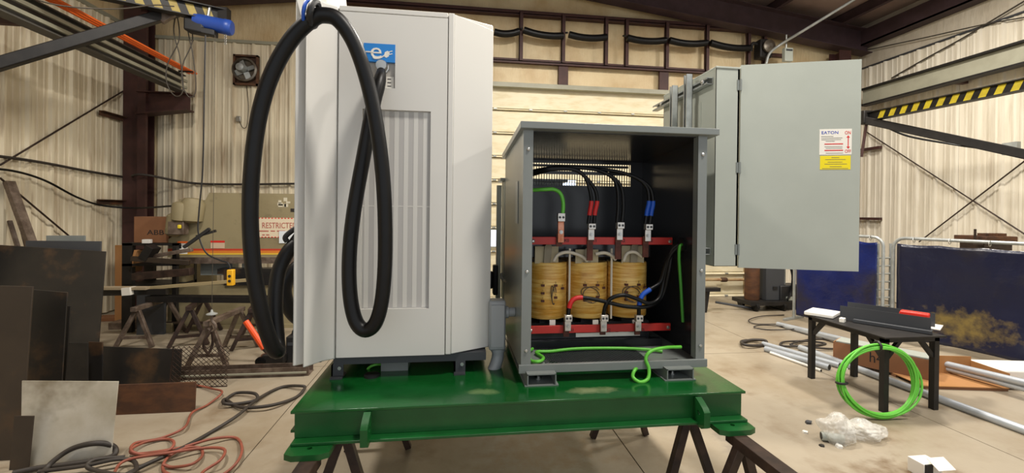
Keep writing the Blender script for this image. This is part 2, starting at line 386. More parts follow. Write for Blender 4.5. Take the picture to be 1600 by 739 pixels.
# ------------------------------------------------------------------ green skid frame
FX0, FX1, FY0, FY1, FT = -0.69, 1.415, 1.957, 3.32, 0.75
sk = thing('skid_frame', 'green painted steel skid frame carrying the white charger and grey transformer', 'frame', (0.36, 2.6, 0.55))
B(FX0, FX1, FY0, FY1, FT - .012, FT).build('top_plate', m_green, sk, 0.002)
ZB = 0.628
def ibeam_x(y, s, nm):       # beam along X; s = outward side of the lower flange
    b = MB(); b.box(FX0 + .012, FX1 - .012, y - .004, y + .004, ZB, FT - .012); b.box(FX0 + .012, FX1 - .012, min(y, y + s * .052), max(y, y + s * .052), ZB - .012, ZB)
    b.box(FX0 + .012, FX1 - .012, min(y, y - s * .062), max(y, y - s * .062), ZB - .012, ZB)
    return b.build(nm, m_green_w, sk, 0.002)
yw = FY0 + .018
ibeam_x(yw, -1, 'front_beam'); ibeam_x(FY1 - .018, 1, 'rear_beam')
for xx in (FX0 + .02, FX1 - .02, .36):
    b = MB(); b.box(xx - .004, xx + .004, yw + .005, FY1 - .023, ZB, FT - .012); b.box(xx - .05, xx + .05, yw + .07, FY1 - .09, ZB - .012, ZB)
    b.build('cross_beam', m_green, sk, 0.002)
def disc_hole_plate(outline, hole, r, ext, nm, parent=sk):
    """plate of a polygon outline with a round hole, extruded"""
    bm = bmesh.new(); o = [Vector(p) for p in outline]; hc = Vector(hole); n = (o[1] - o[0]).cross(o[2] - o[1]).normalized()
    u = (o[1] - o[0]).normalized(); v = n.cross(u); e = Vector(ext)
    ring = [hc + (u * math.cos(a) + v * math.sin(a)) * r for a in [2 * math.pi * k / 16 for k in range(16)]]
    # match outline densely to ring by angle
    den = []
    m = len(o)
    for a in range(16):
        d = (u * math.cos(2 * math.pi * a / 16) + v * math.sin(2 * math.pi * a / 16)); best = None
        for i in range(m):
            p, q = o[i], o[(i + 1) % m]; ed = q - p; nn = n.cross(ed); den_ = d.dot(nn)
            if abs(den_) < 1e-9: continue
            t = (p - hc).dot(nn) / den_
            if t > 1e-6 and -1e-6 <= (hc + d * t - p).dot(ed) / ed.length_squared <= 1 + 1e-6 and (best is None or t < best): best = t
        den.append(hc + d * best)
    b = MB(); vs = ring + den + [p + e for p in ring] + [p + e for p in den]; fs = []
    for k in range(16):
        j = (k + 1) % 16
        fs += [(k, j, 16 + j, 16 + k), (32 + j, 32 + k, 48 + k, 48 + j), (16 + k, 16 + j, 48 + j, 48 + k), (j, k, 32 + k, 32 + j)]
    b.add(vs, fs); ob = b.build(nm, m_green_w, parent)
    bmx = bmesh.new(); bmx.from_mesh(ob.data); bmesh.ops.recalc_face_normals(bmx, faces=bmx.faces); bmx.to_mesh(ob.data); bmx.free()
    return ob
for x0, hx in ((-.118, -.118), (1.075, 1.075)):
    lx = P(566, 660, Y=1.92)[0] if x0 < 0 else P(1092, 640, Y=1.92)[0]
    pts = [(lx, yw - .004, FT - .014), (lx, yw - .03, FT - .014), (lx, yw - .10, FT - .05), (lx, yw - .10, ZB - .02), (lx, yw - .004, ZB - .02)]
    disc_hole_plate(pts[::-1], (lx, yw - .05, .672), .013, (.03, 0, 0), 'lifting_lug')
    pts2 = [(p[0], 2 * 2.6385 - p[1], p[2]) for p in pts]
    disc_hole_plate(pts2, (lx, 2 * 2.6385 - yw + .05, .672), .013, (.03, 0, 0), 'lifting_lug')
for sx in (0, 1):
    for sy in (0, 1):
        xa, xb = (FX0 + .005, FX0 + .185) if sx == 0 else (FX1 - .195, FX1 - .01)
        ya, yb = (FY0 - .105, FY0 + .08) if sy == 0 else (FY1 - .08, FY1 + .105)
        cc = .035
        if sy == 0: pts = [(xa, yb), (xa, ya + .02), (xa + .02, ya), (xb - .02, ya), (xb, ya + .02), (xb, yb)]
        else: pts = [(xa, ya), (xa, yb - .02), (xa + .02, yb), (xb - .02, yb), (xb, yb - .02), (xb, ya)]
        hx = (xa + xb) / 2; hy = ya + .055 if sy == 0 else yb - .055
        disc_hole_plate([(p[0], p[1], ZB - .037) for p in pts], (hx, hy, ZB - .037), .011, (0, 0, .024), 'foot_pad')
# ------------------------------------------------------------------ sawhorses
def make_sawhorse(name, label, L, H, spread, m, mtop, group, wb_=.07):
    t = thing(name, label, 'sawhorse', (0, 0, 0), group)
    B(-wb_ / 2, wb_ / 2, -L / 2, L / 2, H - .05, H).build('top_beam', mtop, t, .003)
    for s in (-1, 1):
        y = s * (L / 2 - .07)
        for q in (-1, 1):
            MB().bar((q * .014, y, H - .052), (q * spread, y + s * .05, 0.006), .04, .04, (0, 1, 0)).build('leg', m, t, .002)
        zc = .12; xc_ = .014 + (spread - .014) * (1 - zc / H)
        MB().bar((-xc_ + .02, y + s * .045, zc), (xc_ - .02, y + s * .045, zc), .03, .03).build('stretcher', m, t)
    return t
hz_ = ZB - .037
s0 = make_sawhorse('sawhorse', 'brown steel sawhorse under the right end of the green frame, far one', 1.02, ZB - .012, .20, m_saw, m_saw, 'sawhorses under the green frame')
s0.location = (1.19, 2.52, 0)
copy_tree(s0, (-.50, 2.52, 0), 0, 'brown steel sawhorse under the left end of the green frame, far one')
n0 = copy_tree(s0, (1.33, 1.40, 0), math.radians(2), 'steel sawhorse at the front right foot pad of the green frame')
n1 = copy_tree(s0, (-.60, 1.40, 0), math.radians(-2), 'steel sawhorse at the front left foot pad of the green frame')
for n_ in (n0, n1): n_.scale = (1, 1, hz_ / (ZB - .012))
# ------------------------------------------------------------------ white charger cabinet
CY0 = 2.30
ch = thing('charging_cabinet', 'tall white vehicle charging cabinet standing on the green frame', 'charger', (-.25, 2.7, FT))
cz0, cz1 = .862, 2.645
xl, xr = -.595, -.030
# body behind the front panels
b = MB(); b.prism([(xl, CY0 + .012, cz0), (xr + .02, CY0 + .012, cz0), (.195, CY0 + .11, cz0), (.195, 3.05, cz0), (xl - .17, 3.05, cz0), (xl - .17, CY0 - .11, cz0)], (0, 0, cz1 - cz0))
b.build('body', m_white, ch, .006)
# front door with a window for the filter grille and one for the outlet recess
gx0, gx1, gz0, gz1 = P(566, 300, Y=CY0)[0], P(672, 300, Y=CY0)[0], P(600, 482, Y=CY0)[2], P(600, 172, Y=CY0)[2]
ox0, ox1, oz0, oz1 = P(569, 100, Y=CY0)[0], P(618, 100, Y=CY0)[0], P(595, 138, Y=CY0)[2], P(595, 70, Y=CY0)[2]
dx0, dx1, dz0, dz1 = xl + .004, xr - .02, cz0 + .004, P(620, 25, Y=CY0)[2]
d = MB(); ya, yb = CY0 - .012, CY0 + .011
for a0, a1, c0, c1 in ((dx0, min(gx0, ox0), dz0, dz1), (max(gx1, ox1), dx1, dz0, dz1), (min(gx0, ox0), max(gx1, ox1), dz0, gz0), (min(gx0, ox0), max(gx1, ox1), gz1, oz0), (min(gx0, ox0), max(gx1, ox1), oz1, dz1)):
    d.box(a0, a1, ya, yb, c0, c1)
mg0, mg1 = min(gx0, ox0), max(gx1, ox1)
for (q0, q1, c0, c1) in ((gx0, gx1, gz0, gz1), (ox0, ox1, oz0, oz1)):
    if q0 - mg0 > .0005: d.box(mg0, q0, ya, yb, c0, c1)
    if mg1 - q1 > .0005: d.box(q1, mg1, ya, yb, c0, c1)
fd = d.build('front_door', m_white, ch)
B(xl + .004, xr - .02, CY0 - .010, CY0 + .011, dz1 + .005, cz1 - .002).build('top_cap_panel', m_white, ch, .003)
B(xr - .016, xr + .012, CY0 - .010, CY0 + .012, cz0 + .004, cz1 - .002).build('edge_strip', m_white, ch, .003)
b = MB(); e0 = Vector((xr + .014, CY0 - .004, 0)); e1 = Vector((.197, CY0 + .106, 0)); nn = Vector((.106, -.17, 0)).normalized() * .012
b.hexa([e0 + Vector((0, 0, cz0 + .004)), e1 + Vector((0, 0, cz0 + .004)), e1 - nn + Vector((0, 0, cz0 + .004)), e0 - nn + Vector((0, 0, cz0 + .004)),
        e0 + Vector((0, 0, cz1 - .004)), e1 + Vector((0, 0, cz1 - .03)), e1 - nn + Vector((0, 0, cz1 - .03)), e0 - nn + Vector((0, 0, cz1 - .004))]); b.build('corner_panel', m_white, ch, .003)
# filter grille: fine vertical ribs behind a mesh
gr = B(gx0, gx1, CY0 + .004, CY0 + .0105, gz0, gz1).build('filter_grille', m_white2, fd)
b = MB(); k = 7
for i in range(k):
    xx = gx0 + (gx1 - gx0) * (i + .5) / k; b.box(xx - .014, xx + .008, CY0 + .003, CY0 + .004, gz0 + .004, gz1 - .004)
b.build('filter_rib', m_white, fd)
b = MB(); zm = P(600, 322, Y=CY0)[2]; b.box(gx0, gx1, CY0 + .0032, CY0 + .004, zm - .003, zm + .003); b.build('filter_rail', m_white, fd)
# outlet recess with sign
zs = P(595, 98, Y=CY0)[2]
rc = B(ox0, ox1, CY0 + .006, CY0 + .0115, oz0, zs).build('outlet_recess', mat('recess_grey', 'b3aea6', .5), fd)
sg = B(ox0, ox1, CY0 - .014, CY0 + .006, zs, oz1).build('blue_sign', m_sign_b, fd)
sc_ = Vector(((ox0 + ox1) / 2, CY0 - .0150, (zs + oz1) / 2)); mw_ = m_sign_w
text('e', sc_ + Vector((-.017, 0, .006)), (1, 0, 0), (0, 0, 1), .115, mw_, fd, 'sign_letter', .0012, sx=1.15)
pl = MB(); yy = sc_.y
pl.prism([sc_ + Vector(v) for v in ((.022, 0, -.018), (.034, 0, -.024), (.046, 0, -.016), (.050, 0, .004), (.040, 0, .012), (.026, 0, .004))], (0, .0015, 0))
for dz in (.012, -.002):
    pl.bar(sc_ + Vector((.044, 0, dz - .006)), sc_ + Vector((.064, 0, dz)), .0015, .004, (0, 0, 1))
pl.tube(cr([sc_ + Vector(v) for v in ((.026, 0, -.012), (.0, 0, -.028), (-.025, 0, -.030), (-.034, 0, -.018))], 6), .0036, 6)
pl.tube([sc_ + Vector((-.078, 0, .001)), sc_ + Vector((-.030, 0, .001))], .0036, 6)
pl.build('plug_symbol', mw_, fd)
gz = P(597, 105, Y=CY0); ga = Vector((.12, -.75, -.65)).normalized(); gp = Vector((gz.x, CY0 + .004, gz.z))
MB().lathe(gp, (0, -1, 0), [(.036, 0), (.036, .010), (.031, .012), (.031, .030), (.026, .04), (.02, .04)], 12).build('cable_gland', m_steelb, fd)
st = B(ox0 + .03, ox1 - .008, CY0 + .0035, CY0 + .006, oz0 + .004, oz0 + .062).build('small_sticker', m_sign_w, fd)
b = MB()
for i in range(3):
    for j in range(3):
        if (i, j) != (1, 1): b.box(ox0 + .036 + i * .04, ox0 + .036 + i * .04 + .018, CY0 + .0025, CY0 + .0035, oz0 + .012 + j * .018, oz0 + .016 + j * .018)
b.build('sticker_print', m_txt_k, fd)
# flared wing on the side with a forward-reaching head
wa = Vector((xl - .003, CY0 - .004, 0)); wm = Vector((xl - .055, CY0 - .035, 0)); wc = Vector((P(473, 560, Y=2.175)[0], 2.175, 0))
b = MB(); zt = 2.60
def col4(p, q, z0, z1, th, bb):
    n_ = (q - p).cross(Vector((0, 0, 1))).normalized() * th
    if n_.y < 0: n_ = -n_
    bb.hexa([p + Vector((0, 0, z0)), q + Vector((0, 0, z0)), q + n_ + Vector((0, 0, z0)), p + n_ + Vector((0, 0, z0)), p + Vector((0, 0, z1)), q + Vector((0, 0, z1)), q + n_ + Vector((0, 0, z1)), p + n_ + Vector((0, 0, z1))])
b.prism([wa + Vector((0, .1, 0)), wa, wm, wc, wc + Vector((-.004, .16, 0))], (0, 0, 1)); 
for v in b.v: v.z = cz0 - .005 + (v.z) * (cz1 - cz0)
wing = b.build('side_wing', m_white, ch, .006)
b = MB(); za = 2.50
b.hexa([wa + Vector((-.05, 0, za + .12)), wa + Vector((-.05, .5, za + .12)), wc + Vector((-.02, .5, za)), wc + Vector((-.02, 0, za)),
        wa + Vector((-.085, -.12, za + .42)), wa + Vector((-.085, .5, za + .42)), wc + Vector((-.10, .5, za + .42)), wc + Vector((-.10, -.16, za + .42))])
bm_ = b.build('cable_arm_head', m_white, ch, .01)
hk = P(491, 22, Y=2.0)
b = MB(); b.lathe(hk + Vector((0, 0, .145)), (0, 0, -1), [(.012, 0), (.024, .02), (.03, .045), (.022, .065), (.008, .07), (.006, .1)], 12); b.build('cable_hanger', m_blk, ch)
b = MB(); b.tube([hk + Vector((.0, -.0, 0)) + Vector((math.sin(a) * .012, math.cos(a) * .05, math.sin(a) * .05)) for a in [i * math.pi / 8 for i in range(16)]], .014, 8, True); b.build('hanger_clamp', m_blk, ch)
b = MB(); b.tube([hk + Vector((-.025, 0, .004)) + Vector((math.sin(a) * .012, math.cos(a) * .052, math.sin(a) * .052)) for a in [i * math.pi / 8 for i in range(16)]], .008, 8, True); b.build('clamp_band', m_bluetape, ch)
# base frame
b = MB(); b.box(xl - .02, .17, CY0 + .03, CY0 + .09, cz0 - .045, cz0 - .002); b.box(xl - .02, .17, 2.94, 3.0, cz0 - .045, cz0 - .002); b.box(xl - .02, xl + .03, CY0 + .09, 2.94, cz0 - .045, cz0 - .002); b.box(.12, .17, CY0 + .09, 2.94, cz0 - .045, cz0 - .002); b.build('base_frame', m_dgrey, ch)
for (fx, fy) in ((xl - .03, CY0 + .03), (.0, CY0 + .03), (xl - .03, 2.93), (.06, 2.93)):
    b = MB(); b.box(fx, fx + .06, fy, fy + .008, FT + .0, cz0 - .045); b.box(fx, fx + .008, fy, fy + .06, FT, cz0 - .045); b.box(fx, fx + .06, fy - .03, fy + .06, FT + .0005, FT + .009)
    ft = b.build('mounting_foot', m_dgrey, ch); MB().lathe((fx + .042, fy - .001, FT + .05), (0, -1, 0), [(.010, 0), (.010, .007)], 6).build('bolt', m_steelb, ft)
p0 = P(596, 590, Y=2.42); p1 = P(638, 590, Y=2.42)
B(p0.x, p1.x, 2.40, 2.54, FT, cz0 - .045).build('wiring_duct', m_grey, ch)
MB().tube(cr([P(573, 584, Y=2.45), P(576, 575, Y=2.44), P(586, 570, Y=2.44), P(600, 569, Y=2.46)], 6), .007, 8).build('ground_wire', m_gcable, ch)
MB().lathe(P(581, 588, Z=FT) , (0, 0, 1), [(.04, 0), (.04, .012), (.03, .014)], 12).build('conduit_bushing', m_blk, ch)
# ------------------------------------------------------------------ charging cable
pts = [(596, 111, 2.262), (593, 126, 2.215), (583, 165, 2.185), (568, 245, 2.16), (553, 330, 2.15), (546, 400, 2.14), (547, 460, 2.13), (556, 502, 2.12), (572, 516, 2.11), (588, 502, 2.10), (598, 460, 2.09),
       (602, 390, 2.08), (600, 300, 2.07), (592, 220, 2.06), (577, 140, 2.05), (555, 72, 2.03), (530, 33, 2.01), (508, 24, 2.0), (488, 30, 2.0), (455, 62, 2.01), (425, 115, 2.02), (405, 180, 2.03), (394, 260, 2.04),
       (391, 340, 2.05), (396, 420, 2.06), (409, 490, 2.08), (424, 537, 2.11), (434, 549, 2.14), (433, 530, 2.18), (430, 480, 2.21), (434, 430, 2.25), (449, 395, 2.29), (468, 376, 2.33)]
cc = thing('charging_cable', 'thick black charging cable looped over the hook of the white cabinet', 'cable', P(572, 516, Y=2.11))
path = cr([P(a, b, Y=y) for a, b, y in pts], 6); rad = [.034 if i > 8 else .021 + .013 * i / 8 for i in range(len(path))]
MB().tube(path, rad, 14).build('cable', m_rub, cc, angle=60)
b = MB(); b.tube(cr([P(462, 380, Y=2.32), P(472, 366, Y=2.33), P(478, 352, Y=2.34)], 5), [.034] * 5 + [.04] * 6, 12)
plug = b.build('plug_body', m_blk, cc, angle=60)
b = MB(); b.tube(cr([P(449, 378, Y=2.30), P(446, 370, Y=2.30), P(460, 358, Y=2.32), P(474, 352, Y=2.34)], 5), .013, 10); b.build('plug_handle', m_blk, plug)
cc2 = [(478, 412, 2.62), (462, 418, 2.6), (450, 435, 2.58), (445, 455, 2.57), (452, 482, 2.58), (464, 497, 2.6), (478, 502, 2.62), (500, 500, 2.65)]
cable('second_charging_cable', 'black cable loop hanging behind the left edge of the white cabinet', 'cable', [P(a, b, Y=y) for a, b, y in cc2], .036, m_rub, n=12)
# ------------------------------------------------------------------ transformer enclosure
TX0, TX1, TY0, TY1 = .335, 1.325, 2.17, 2.97
tz0, tz1 = .812, 2.03
te = thing('transformer_enclosure', 'open grey sheet-metal enclosure with red-barred transformer inside', 'enclosure', (.83, 2.57, FT))
for fx in (P(823, 600, Y=2.13)[0], P(1040, 597, Y=2.13)[0]):
    b = MB(); wd = .147; h = tz0 - FT
    b.box(fx, fx + .006, TY0 - .055, TY1, FT + .006, tz0 - .001); b.box(fx + wd - .006, fx + wd, TY0 - .055, TY1, FT + .006, tz0 - .001); b.box(fx, fx + wd, TY0 - .055, TY1, tz0 - .006, tz0 - .0005); b.box(fx - .012, fx + wd + .012, TY0 - .055, TY1, FT + .0005, FT + .006)
    fo = b.build('foot_channel', m_grey, te); MB().lathe((fx + wd / 2, TY0 + .03, FT + .006), (0, 0, 1), [(.016, 0), (.016, .006), (.009, .006), (.009, .016)], 8).build('anchor_bolt', m_steelb, fo)
# base pan with an expanded-metal opening
ex0, ex1, ey0, ey1 = TX0 + .14, TX1 - .28, TY0 + .07, TY0 + .30
b = MB(); z0, z1 = tz0, tz0 + .008
for q in ((TX0, TX1, TY0, ey0), (TX0, TX1, ey1, TY1), (TX0, ex0, ey0, ey1), (ex1, TX1, ey0, ey1)): b.box(*q, z0, z1)
base = b.build('base_pan', m_grey, te)
b = MB(); k = 26
for i in range(-7, k):
    xa = ex0 + (ex1 - ex0) * i / k; dxx = .24
    for s in (0, 1):
        u0, u1 = (xa, xa + dxx) if s == 0 else (xa + dxx, xa)
        p, q = Vector((u0, ey0, z1)), Vector((u1, ey1, z1))
        def clip(p, q, xv):
            t = (xv - p.x) / (q.x - p.x); return p + (q - p) * t
        if p.x < ex0: p = clip(p, q, ex0)
        if q.x < ex0: q = clip(p, q, ex0)
        if p.x > ex1: p = clip(p, q, ex1)
        if q.x > ex1: q = clip(p, q, ex1)
        if (q - p).length > .02: b.bar(p, q, .004, .003)
b.build('expanded_mesh', m_dgrey, base)
b = MB(); b.box(TX0 - .012, TX1 + .012, TY0 - .012, TY0 + .004, tz0 - .012, tz0 + .03); b.build('front_sill', m_grey, te, .002)
def wallpart(nm, q, m=m_grey): return B(*q).build(nm, m, te)
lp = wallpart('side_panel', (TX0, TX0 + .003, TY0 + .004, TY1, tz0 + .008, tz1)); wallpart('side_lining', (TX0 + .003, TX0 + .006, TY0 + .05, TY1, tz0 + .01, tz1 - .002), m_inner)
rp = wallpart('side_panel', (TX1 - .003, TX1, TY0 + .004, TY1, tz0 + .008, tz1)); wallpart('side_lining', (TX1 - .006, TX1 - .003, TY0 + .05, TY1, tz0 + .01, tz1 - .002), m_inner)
for xa in (TX0, TX1 - .05):
    b = MB(); b.box(xa, xa + .05, TY0 - .002, TY0 + .003, tz0 + .03, tz1 - .002); b.box(xa + (.0 if xa > 1 else .047), xa + (.003 if xa > 1 else .05), TY0, TY0 + .045, tz0 + .03, tz1 - .002)
    po = b.build('corner_post', m_grey, te)
    for zz in (tz0 + .10, tz0 + .5, tz1 - .10):
        MB().lathe((xa + .025, TY0 - .002, zz), (0, -1, 0), [(.009, 0), (.009, .005), (.005, .008)], 8).build('bolt', m_steelb, po)
# the front roof rail and hood
b = MB(); rz = .05; o_ = .035
b.hexa([(TX0 - .02, TY0 - o_, tz1), (TX1 + .05, TY0 - o_, tz1), (TX1 + .05, TY1 + .04, tz1 - rz), (TX0 - .02, TY1 + .04, tz1 - rz), (TX0 - .02, TY0 - o_, tz1 + .035), (TX1 + .05, TY0 - o_, tz1 + .035), (TX1 + .05, TY1 + .04, tz1 + .035 - rz), (TX0 - .02, TY1 + .04, tz1 + .035 - rz)])
rf = b.build('roof', m_grey, te, .003)
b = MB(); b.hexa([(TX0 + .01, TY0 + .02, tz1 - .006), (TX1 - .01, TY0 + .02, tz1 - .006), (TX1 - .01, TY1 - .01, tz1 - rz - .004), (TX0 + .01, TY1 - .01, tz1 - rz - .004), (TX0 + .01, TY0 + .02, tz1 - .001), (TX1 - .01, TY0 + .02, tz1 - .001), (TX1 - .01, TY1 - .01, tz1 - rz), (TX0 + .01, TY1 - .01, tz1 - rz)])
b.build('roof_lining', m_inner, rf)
# rear panel with two rows of louvre slots
lr = [(P(900, 290, Y=TY1)[2], P(900, 273, Y=TY1)[2]), (P(900, 268, Y=TY1)[2], P(900, 256, Y=TY1)[2])]
lx0, lx1 = P(828, 270, Y=TY1)[0], P(985, 270, Y=TY1)[0]
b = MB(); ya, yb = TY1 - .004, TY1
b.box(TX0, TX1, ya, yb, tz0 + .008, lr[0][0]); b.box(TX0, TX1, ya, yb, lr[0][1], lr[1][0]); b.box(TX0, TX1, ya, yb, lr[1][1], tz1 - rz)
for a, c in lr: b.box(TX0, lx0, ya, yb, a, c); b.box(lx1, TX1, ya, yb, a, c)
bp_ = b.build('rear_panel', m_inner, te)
for a, c in lr:
    b = MB(); k = 40
    for i in range(k): 
        xx = lx0 + (lx1 - lx0) * (i + .5) / k; b.box(xx - .0028, xx + .0028, ya, yb, a, c)
    b.build('louvre_grille', m_inner, bp_)
B(TX0 + .01, TX1 - .12, TY1 - .03, TY1 - .006, tz1 - rz - .05, tz1 - rz - .035).build('stiffener', m_dgrey, te)
sx_ = TX0 - .002
b = MB(); b.box(sx_ - .002, sx_, TY0 + .16, TY0 + .24, 1.55, 1.78); b.build('side_sticker', mat('sticker_grey', 'a8aba8', .4), te)
gro = P(1066, 382, X=TX1 - .008)
MB().lathe(gro, (-1, 0, 0), [(.038, 0), (.038, .012), (.026, .018), (.024, .018)], 16).build('cable_bushing', m_blk, te)
# ------------------------------------------------------------------ the transformer inside
tr = thing('dry_transformer', 'three-coil dry transformer with amber coils between red terminal bars', 'transformer', (.8, 2.6, tz0 + .008))
m_jump = mat('jumper_sleeve', '54483a', .6); cyc = 2.60; cen = [P(px, 455, Y=cyc - .1)[0] for px in (859, 924, 988)]
cz_0, cz_1 = P(924, 499, Y=2.47)[2], P(924, 411, Y=2.47)[2]
rc_ = (cen[2] - cen[0]) / 4 - .004
for i, xx in enumerate(cen):
    co = MB().lathe((xx, cyc, cz_0), (0, 0, 1), [(rc_ - .006, 0), (rc_, .008), (rc_, cz_1 - cz_0 - .008), (rc_ - .006, cz_1 - cz_0), (rc_ * .6, cz_1 - cz_0), (rc_ * .6, cz_1 - cz_0 - .004)], 36).build('coil', m_coil, tr, angle=50)
    for (u, v) in ((-.045, .20), (-.045, .155), (-.045, .11), (.03, .20), (.03, .13), (.075, .18)):
        if i == 0 or (u, v) != (-.045, .155) or i == 2:
            yy = cyc - math.sqrt(max(rc_ ** 2 - u * u, 0))
            MB().cbox((xx + u, yy - .003, cz_0 + v), .018, .016, .012).build('tap_terminal', m_rust, co)
            text(str(1 + int((u + .05) * 20) % 7), (xx + u, yy - .003, cz_0 + v + .016), (1, 0, 0), (0, 0, 1), .014, m_txt_k, co, 'tap_number', .0006)
    for k_, (ex_, ez_, ox_, rot) in enumerate(((.010, .055, .012, .1), (.012, .05, .018, -.05)) if i == 0 else ((.058, .040, -.012, -.5), (.052, .048, -.006, .25))):
        pp = []
        for a in [math.pi * (.10 + 1.55 * q_ / 16) for q_ in range(17)]:
            u_, v_ = math.cos(a) * ex_, math.sin(a) * ez_; u2_, v2_ = u_ * math.cos(rot) - v_ * math.sin(rot) + ox_, u_ * math.sin(rot) + v_ * math.cos(rot)
            pp.append(Vector((xx + u2_, cyc - math.sqrt(max(rc_ ** 2 - u2_ * u2_, 0)) - .009 - .004 * k_, cz_0 + .145 + v2_)))
        MB().tube(pp, .0026, 6).build('jumper_wire', m_jump, co)
b = MB(); b.box(cen[0] - rc_, cen[2] + rc_, cyc - .07, cyc + .07, cz_1 + .03, cz_1 + .11); b.build('upper_yoke', m_inner, tr)
b = MB(); b.box(cen[0] - rc_, cen[2] + rc_, cyc - .07, cyc + .07, tz0 + .05, cz_0 - .03); b.build('lower_yoke', m_inner, tr)
for xx in cen: B(xx - .05, xx + .05, cyc - .06, cyc + .06, cz_0 - .03, cz_1 + .03).build('core_leg', m_inner, tr)
b = MB(); b.box(cen[0] - rc_ - .03, cen[2] + rc_ + .06, cyc - .12, cyc - .08, tz0 + .009, tz0 + .05); b.box(cen[0] - rc_ - .03, cen[2] + rc_ + .06, cyc + .08, cyc + .12, tz0 + .009, tz0 + .05); b.build('base_rail', m_inner, tr)
for a, c in ((855, 385), (918, 390), (990, 384)):
    q = P(a, c, Y=2.49); b = MB(); b.box(q.x - .07, q.x + .07, 2.50, 2.504, cz_1 - .005, q.z); b.build('insulation_paper', m_paper, tr)
    b = MB(); b.prism([(q.x - .02, 2.485, cz_1), (q.x + .02, 2.485, cz_1), (q.x + .028, 2.485, q.z), (q.x + .01, 2.485, q.z + .03), (q.x - .015, 2.485, q.z)], (0, .006, 0)); b.build('paper_flap', mat('flap_grey', '8f8672', .8) if a == 855 else bpy.data.materials['flap_grey'], tr)
for px in (889.5, 955): 
    q = P(px, 450, Y=2.47); B(q.x - .006, q.x + .006, 2.464, 2.476, P(px, 498, Y=2.47)[2], P(px, 388, Y=2.47)[2]).build('spacer_rod', m_white_sleeve, tr, .003)
BY = 2.43
def rbar(y0, y1, x0, x1):
    a = P(x0, y1, Y=BY); c = P(x1, y0, Y=BY); o = B(a.x, c.x, BY, BY + .014, a.z, P(x0, y0, Y=BY)[2]); ob = o.build('terminal_bar', m_bar, tr, .002)
    for xx in (a.x + .018, c.x - .018): MB().lathe((xx, BY, a.z + .02), (0, -1, 0), [(.011, 0), (.011, .006), (.006, .01)], 6).build('bolt', m_steelb, ob)
    return ob
tb = rbar(370, 382, 828, 1051); lb = rbar(510, 522, 824, 1048)
for s, px in (('X0', 885), ('X1', 929), ('X2', 973), ('X3', 1016)): text(s, P(px, 376, Y=BY - .001), (1, 0, 0), (0, 0, 1), .026, m_txt_k, tb)
for s, px in (('H1', 893), ('H2', 950), ('H3', 1003)): text(s, P(px, 516, Y=BY - .001), (1, 0, 0), (0, 0, 1), .026, m_txt_k, lb)
for px, y0, y1 in ((922, 372, 407), (966, 372, 405), (1009, 372, 402), (874, 368, 385)):
    q = P(px, y0, Y=BY - .012); r_ = P(px, y1, Y=BY - .012); B(q.x - .017, q.x + .017, BY - .014, BY - .004, r_.z, q.z + .01).build('bus_strip', m_rust, tr)
for px, y0, y1 in ((885, 506, 526), (942, 506, 523), (996, 506, 523)):
    q = P(px, y0, Y=BY - .012); r_ = P(px, y1, Y=BY - .012); B(q.x - .016, q.x + .016, BY - .014, BY - .004, r_.z, q.z + .01).build('bus_strip', m_rust, tr)
for pts_ in ([(865, 408), (872, 398), (888, 394), (908, 400), (918, 408)], [(930, 397), (945, 395), (957, 400), (962, 406)], [(974, 408), (980, 396), (992, 394), (1003, 401)]):
    MB().tube(cr([P(a, c, Y=2.46) for a, c in pts_], 6), .010, 8).build('sleeved_lead', m_white_sleeve, tr, angle=60)
for px in (862, 929, 991):
    a = P(px, 500, Y=2.47); B(a.x - .014, a.x + .02, 2.46, 2.466, P(px, 512, Y=2.47)[2], a.z + .002).build('insulation_paper', m_sign_w, tr)
a = P(900, 524, Y=2.46); c = P(1000, 524, Y=2.46); B(a.x, c.x, 2.46, 2.465, a.z - .01, a.z + .012).build('insulation_paper', m_sign_w, tr)
# lugs and cables
def lugset(nm, px, y0, ymid, y1, m1, m2, label):
    a = P(px, y0, Y=BY - .02); md = P(px, ymid, Y=BY - .02); c = P(px, y1, Y=BY - .02)
    t = thing('cable_lug', label, 'lug', (c.x, BY - .02, c.z), 'lugs on the transformer terminals')
    B(c.x - .018, c.x + .018, BY - .026, BY - .0145, c.z, md.z).build('tongue', m2, t, .002)
    bl = B(a.x - .021, a.x + .021, BY - .046, BY - .0145, md.z, a.z).build('barrel_block', m1, t, .002)
    for dx in (-.010, .010): MB().lathe((a.x + dx, BY - .046, (md.z + a.z) / 2), (0, -1, 0), [(.007, 0), (.007, .002), (.003, .001)], 8).build('set_screw', m_dgrey, bl)
    MB().lathe((c.x, BY - .026, (md.z + c.z) / 2), (0, -1, 0), [(.012, 0), (.012, .006), (.007, .006), (.007, .012)], 6).build('bolt', m_steelb, t)
    return a
lugset('x0', 876, 333, 346, 379, m_tin, m_copper, 'copper lug joining the green neutral cable to the upper red bar')
lugset('x1', 923.5, 349, 358, 375, m_tin, m_tin, 'tinned lug below the red-taped cables on the upper red bar')
lugset('x2', 968, 347, 357, 375, m_tin, m_tin, 'tinned lug below the plain black cables on the upper red bar')
lugset('x3', 1012, 350, 359, 377, m_tin, m_tin, 'tinned lug below the blue-taped cables on the upper red bar')
lugset('h1', 887, 491, 501, 517, m_tin, m_tin, 'tinned lug below the red-taped cable on the lower red bar')
lugset('h2', 943, 491, 501, 518, m_tin, m_tin, 'tinned lug below the plain black cable on the lower red bar')
lugset('h3', 997, 491, 501, 517, m_tin, m_tin, 'tinned lug below the blue-taped cable on the lower red bar')
YC = BY - .03
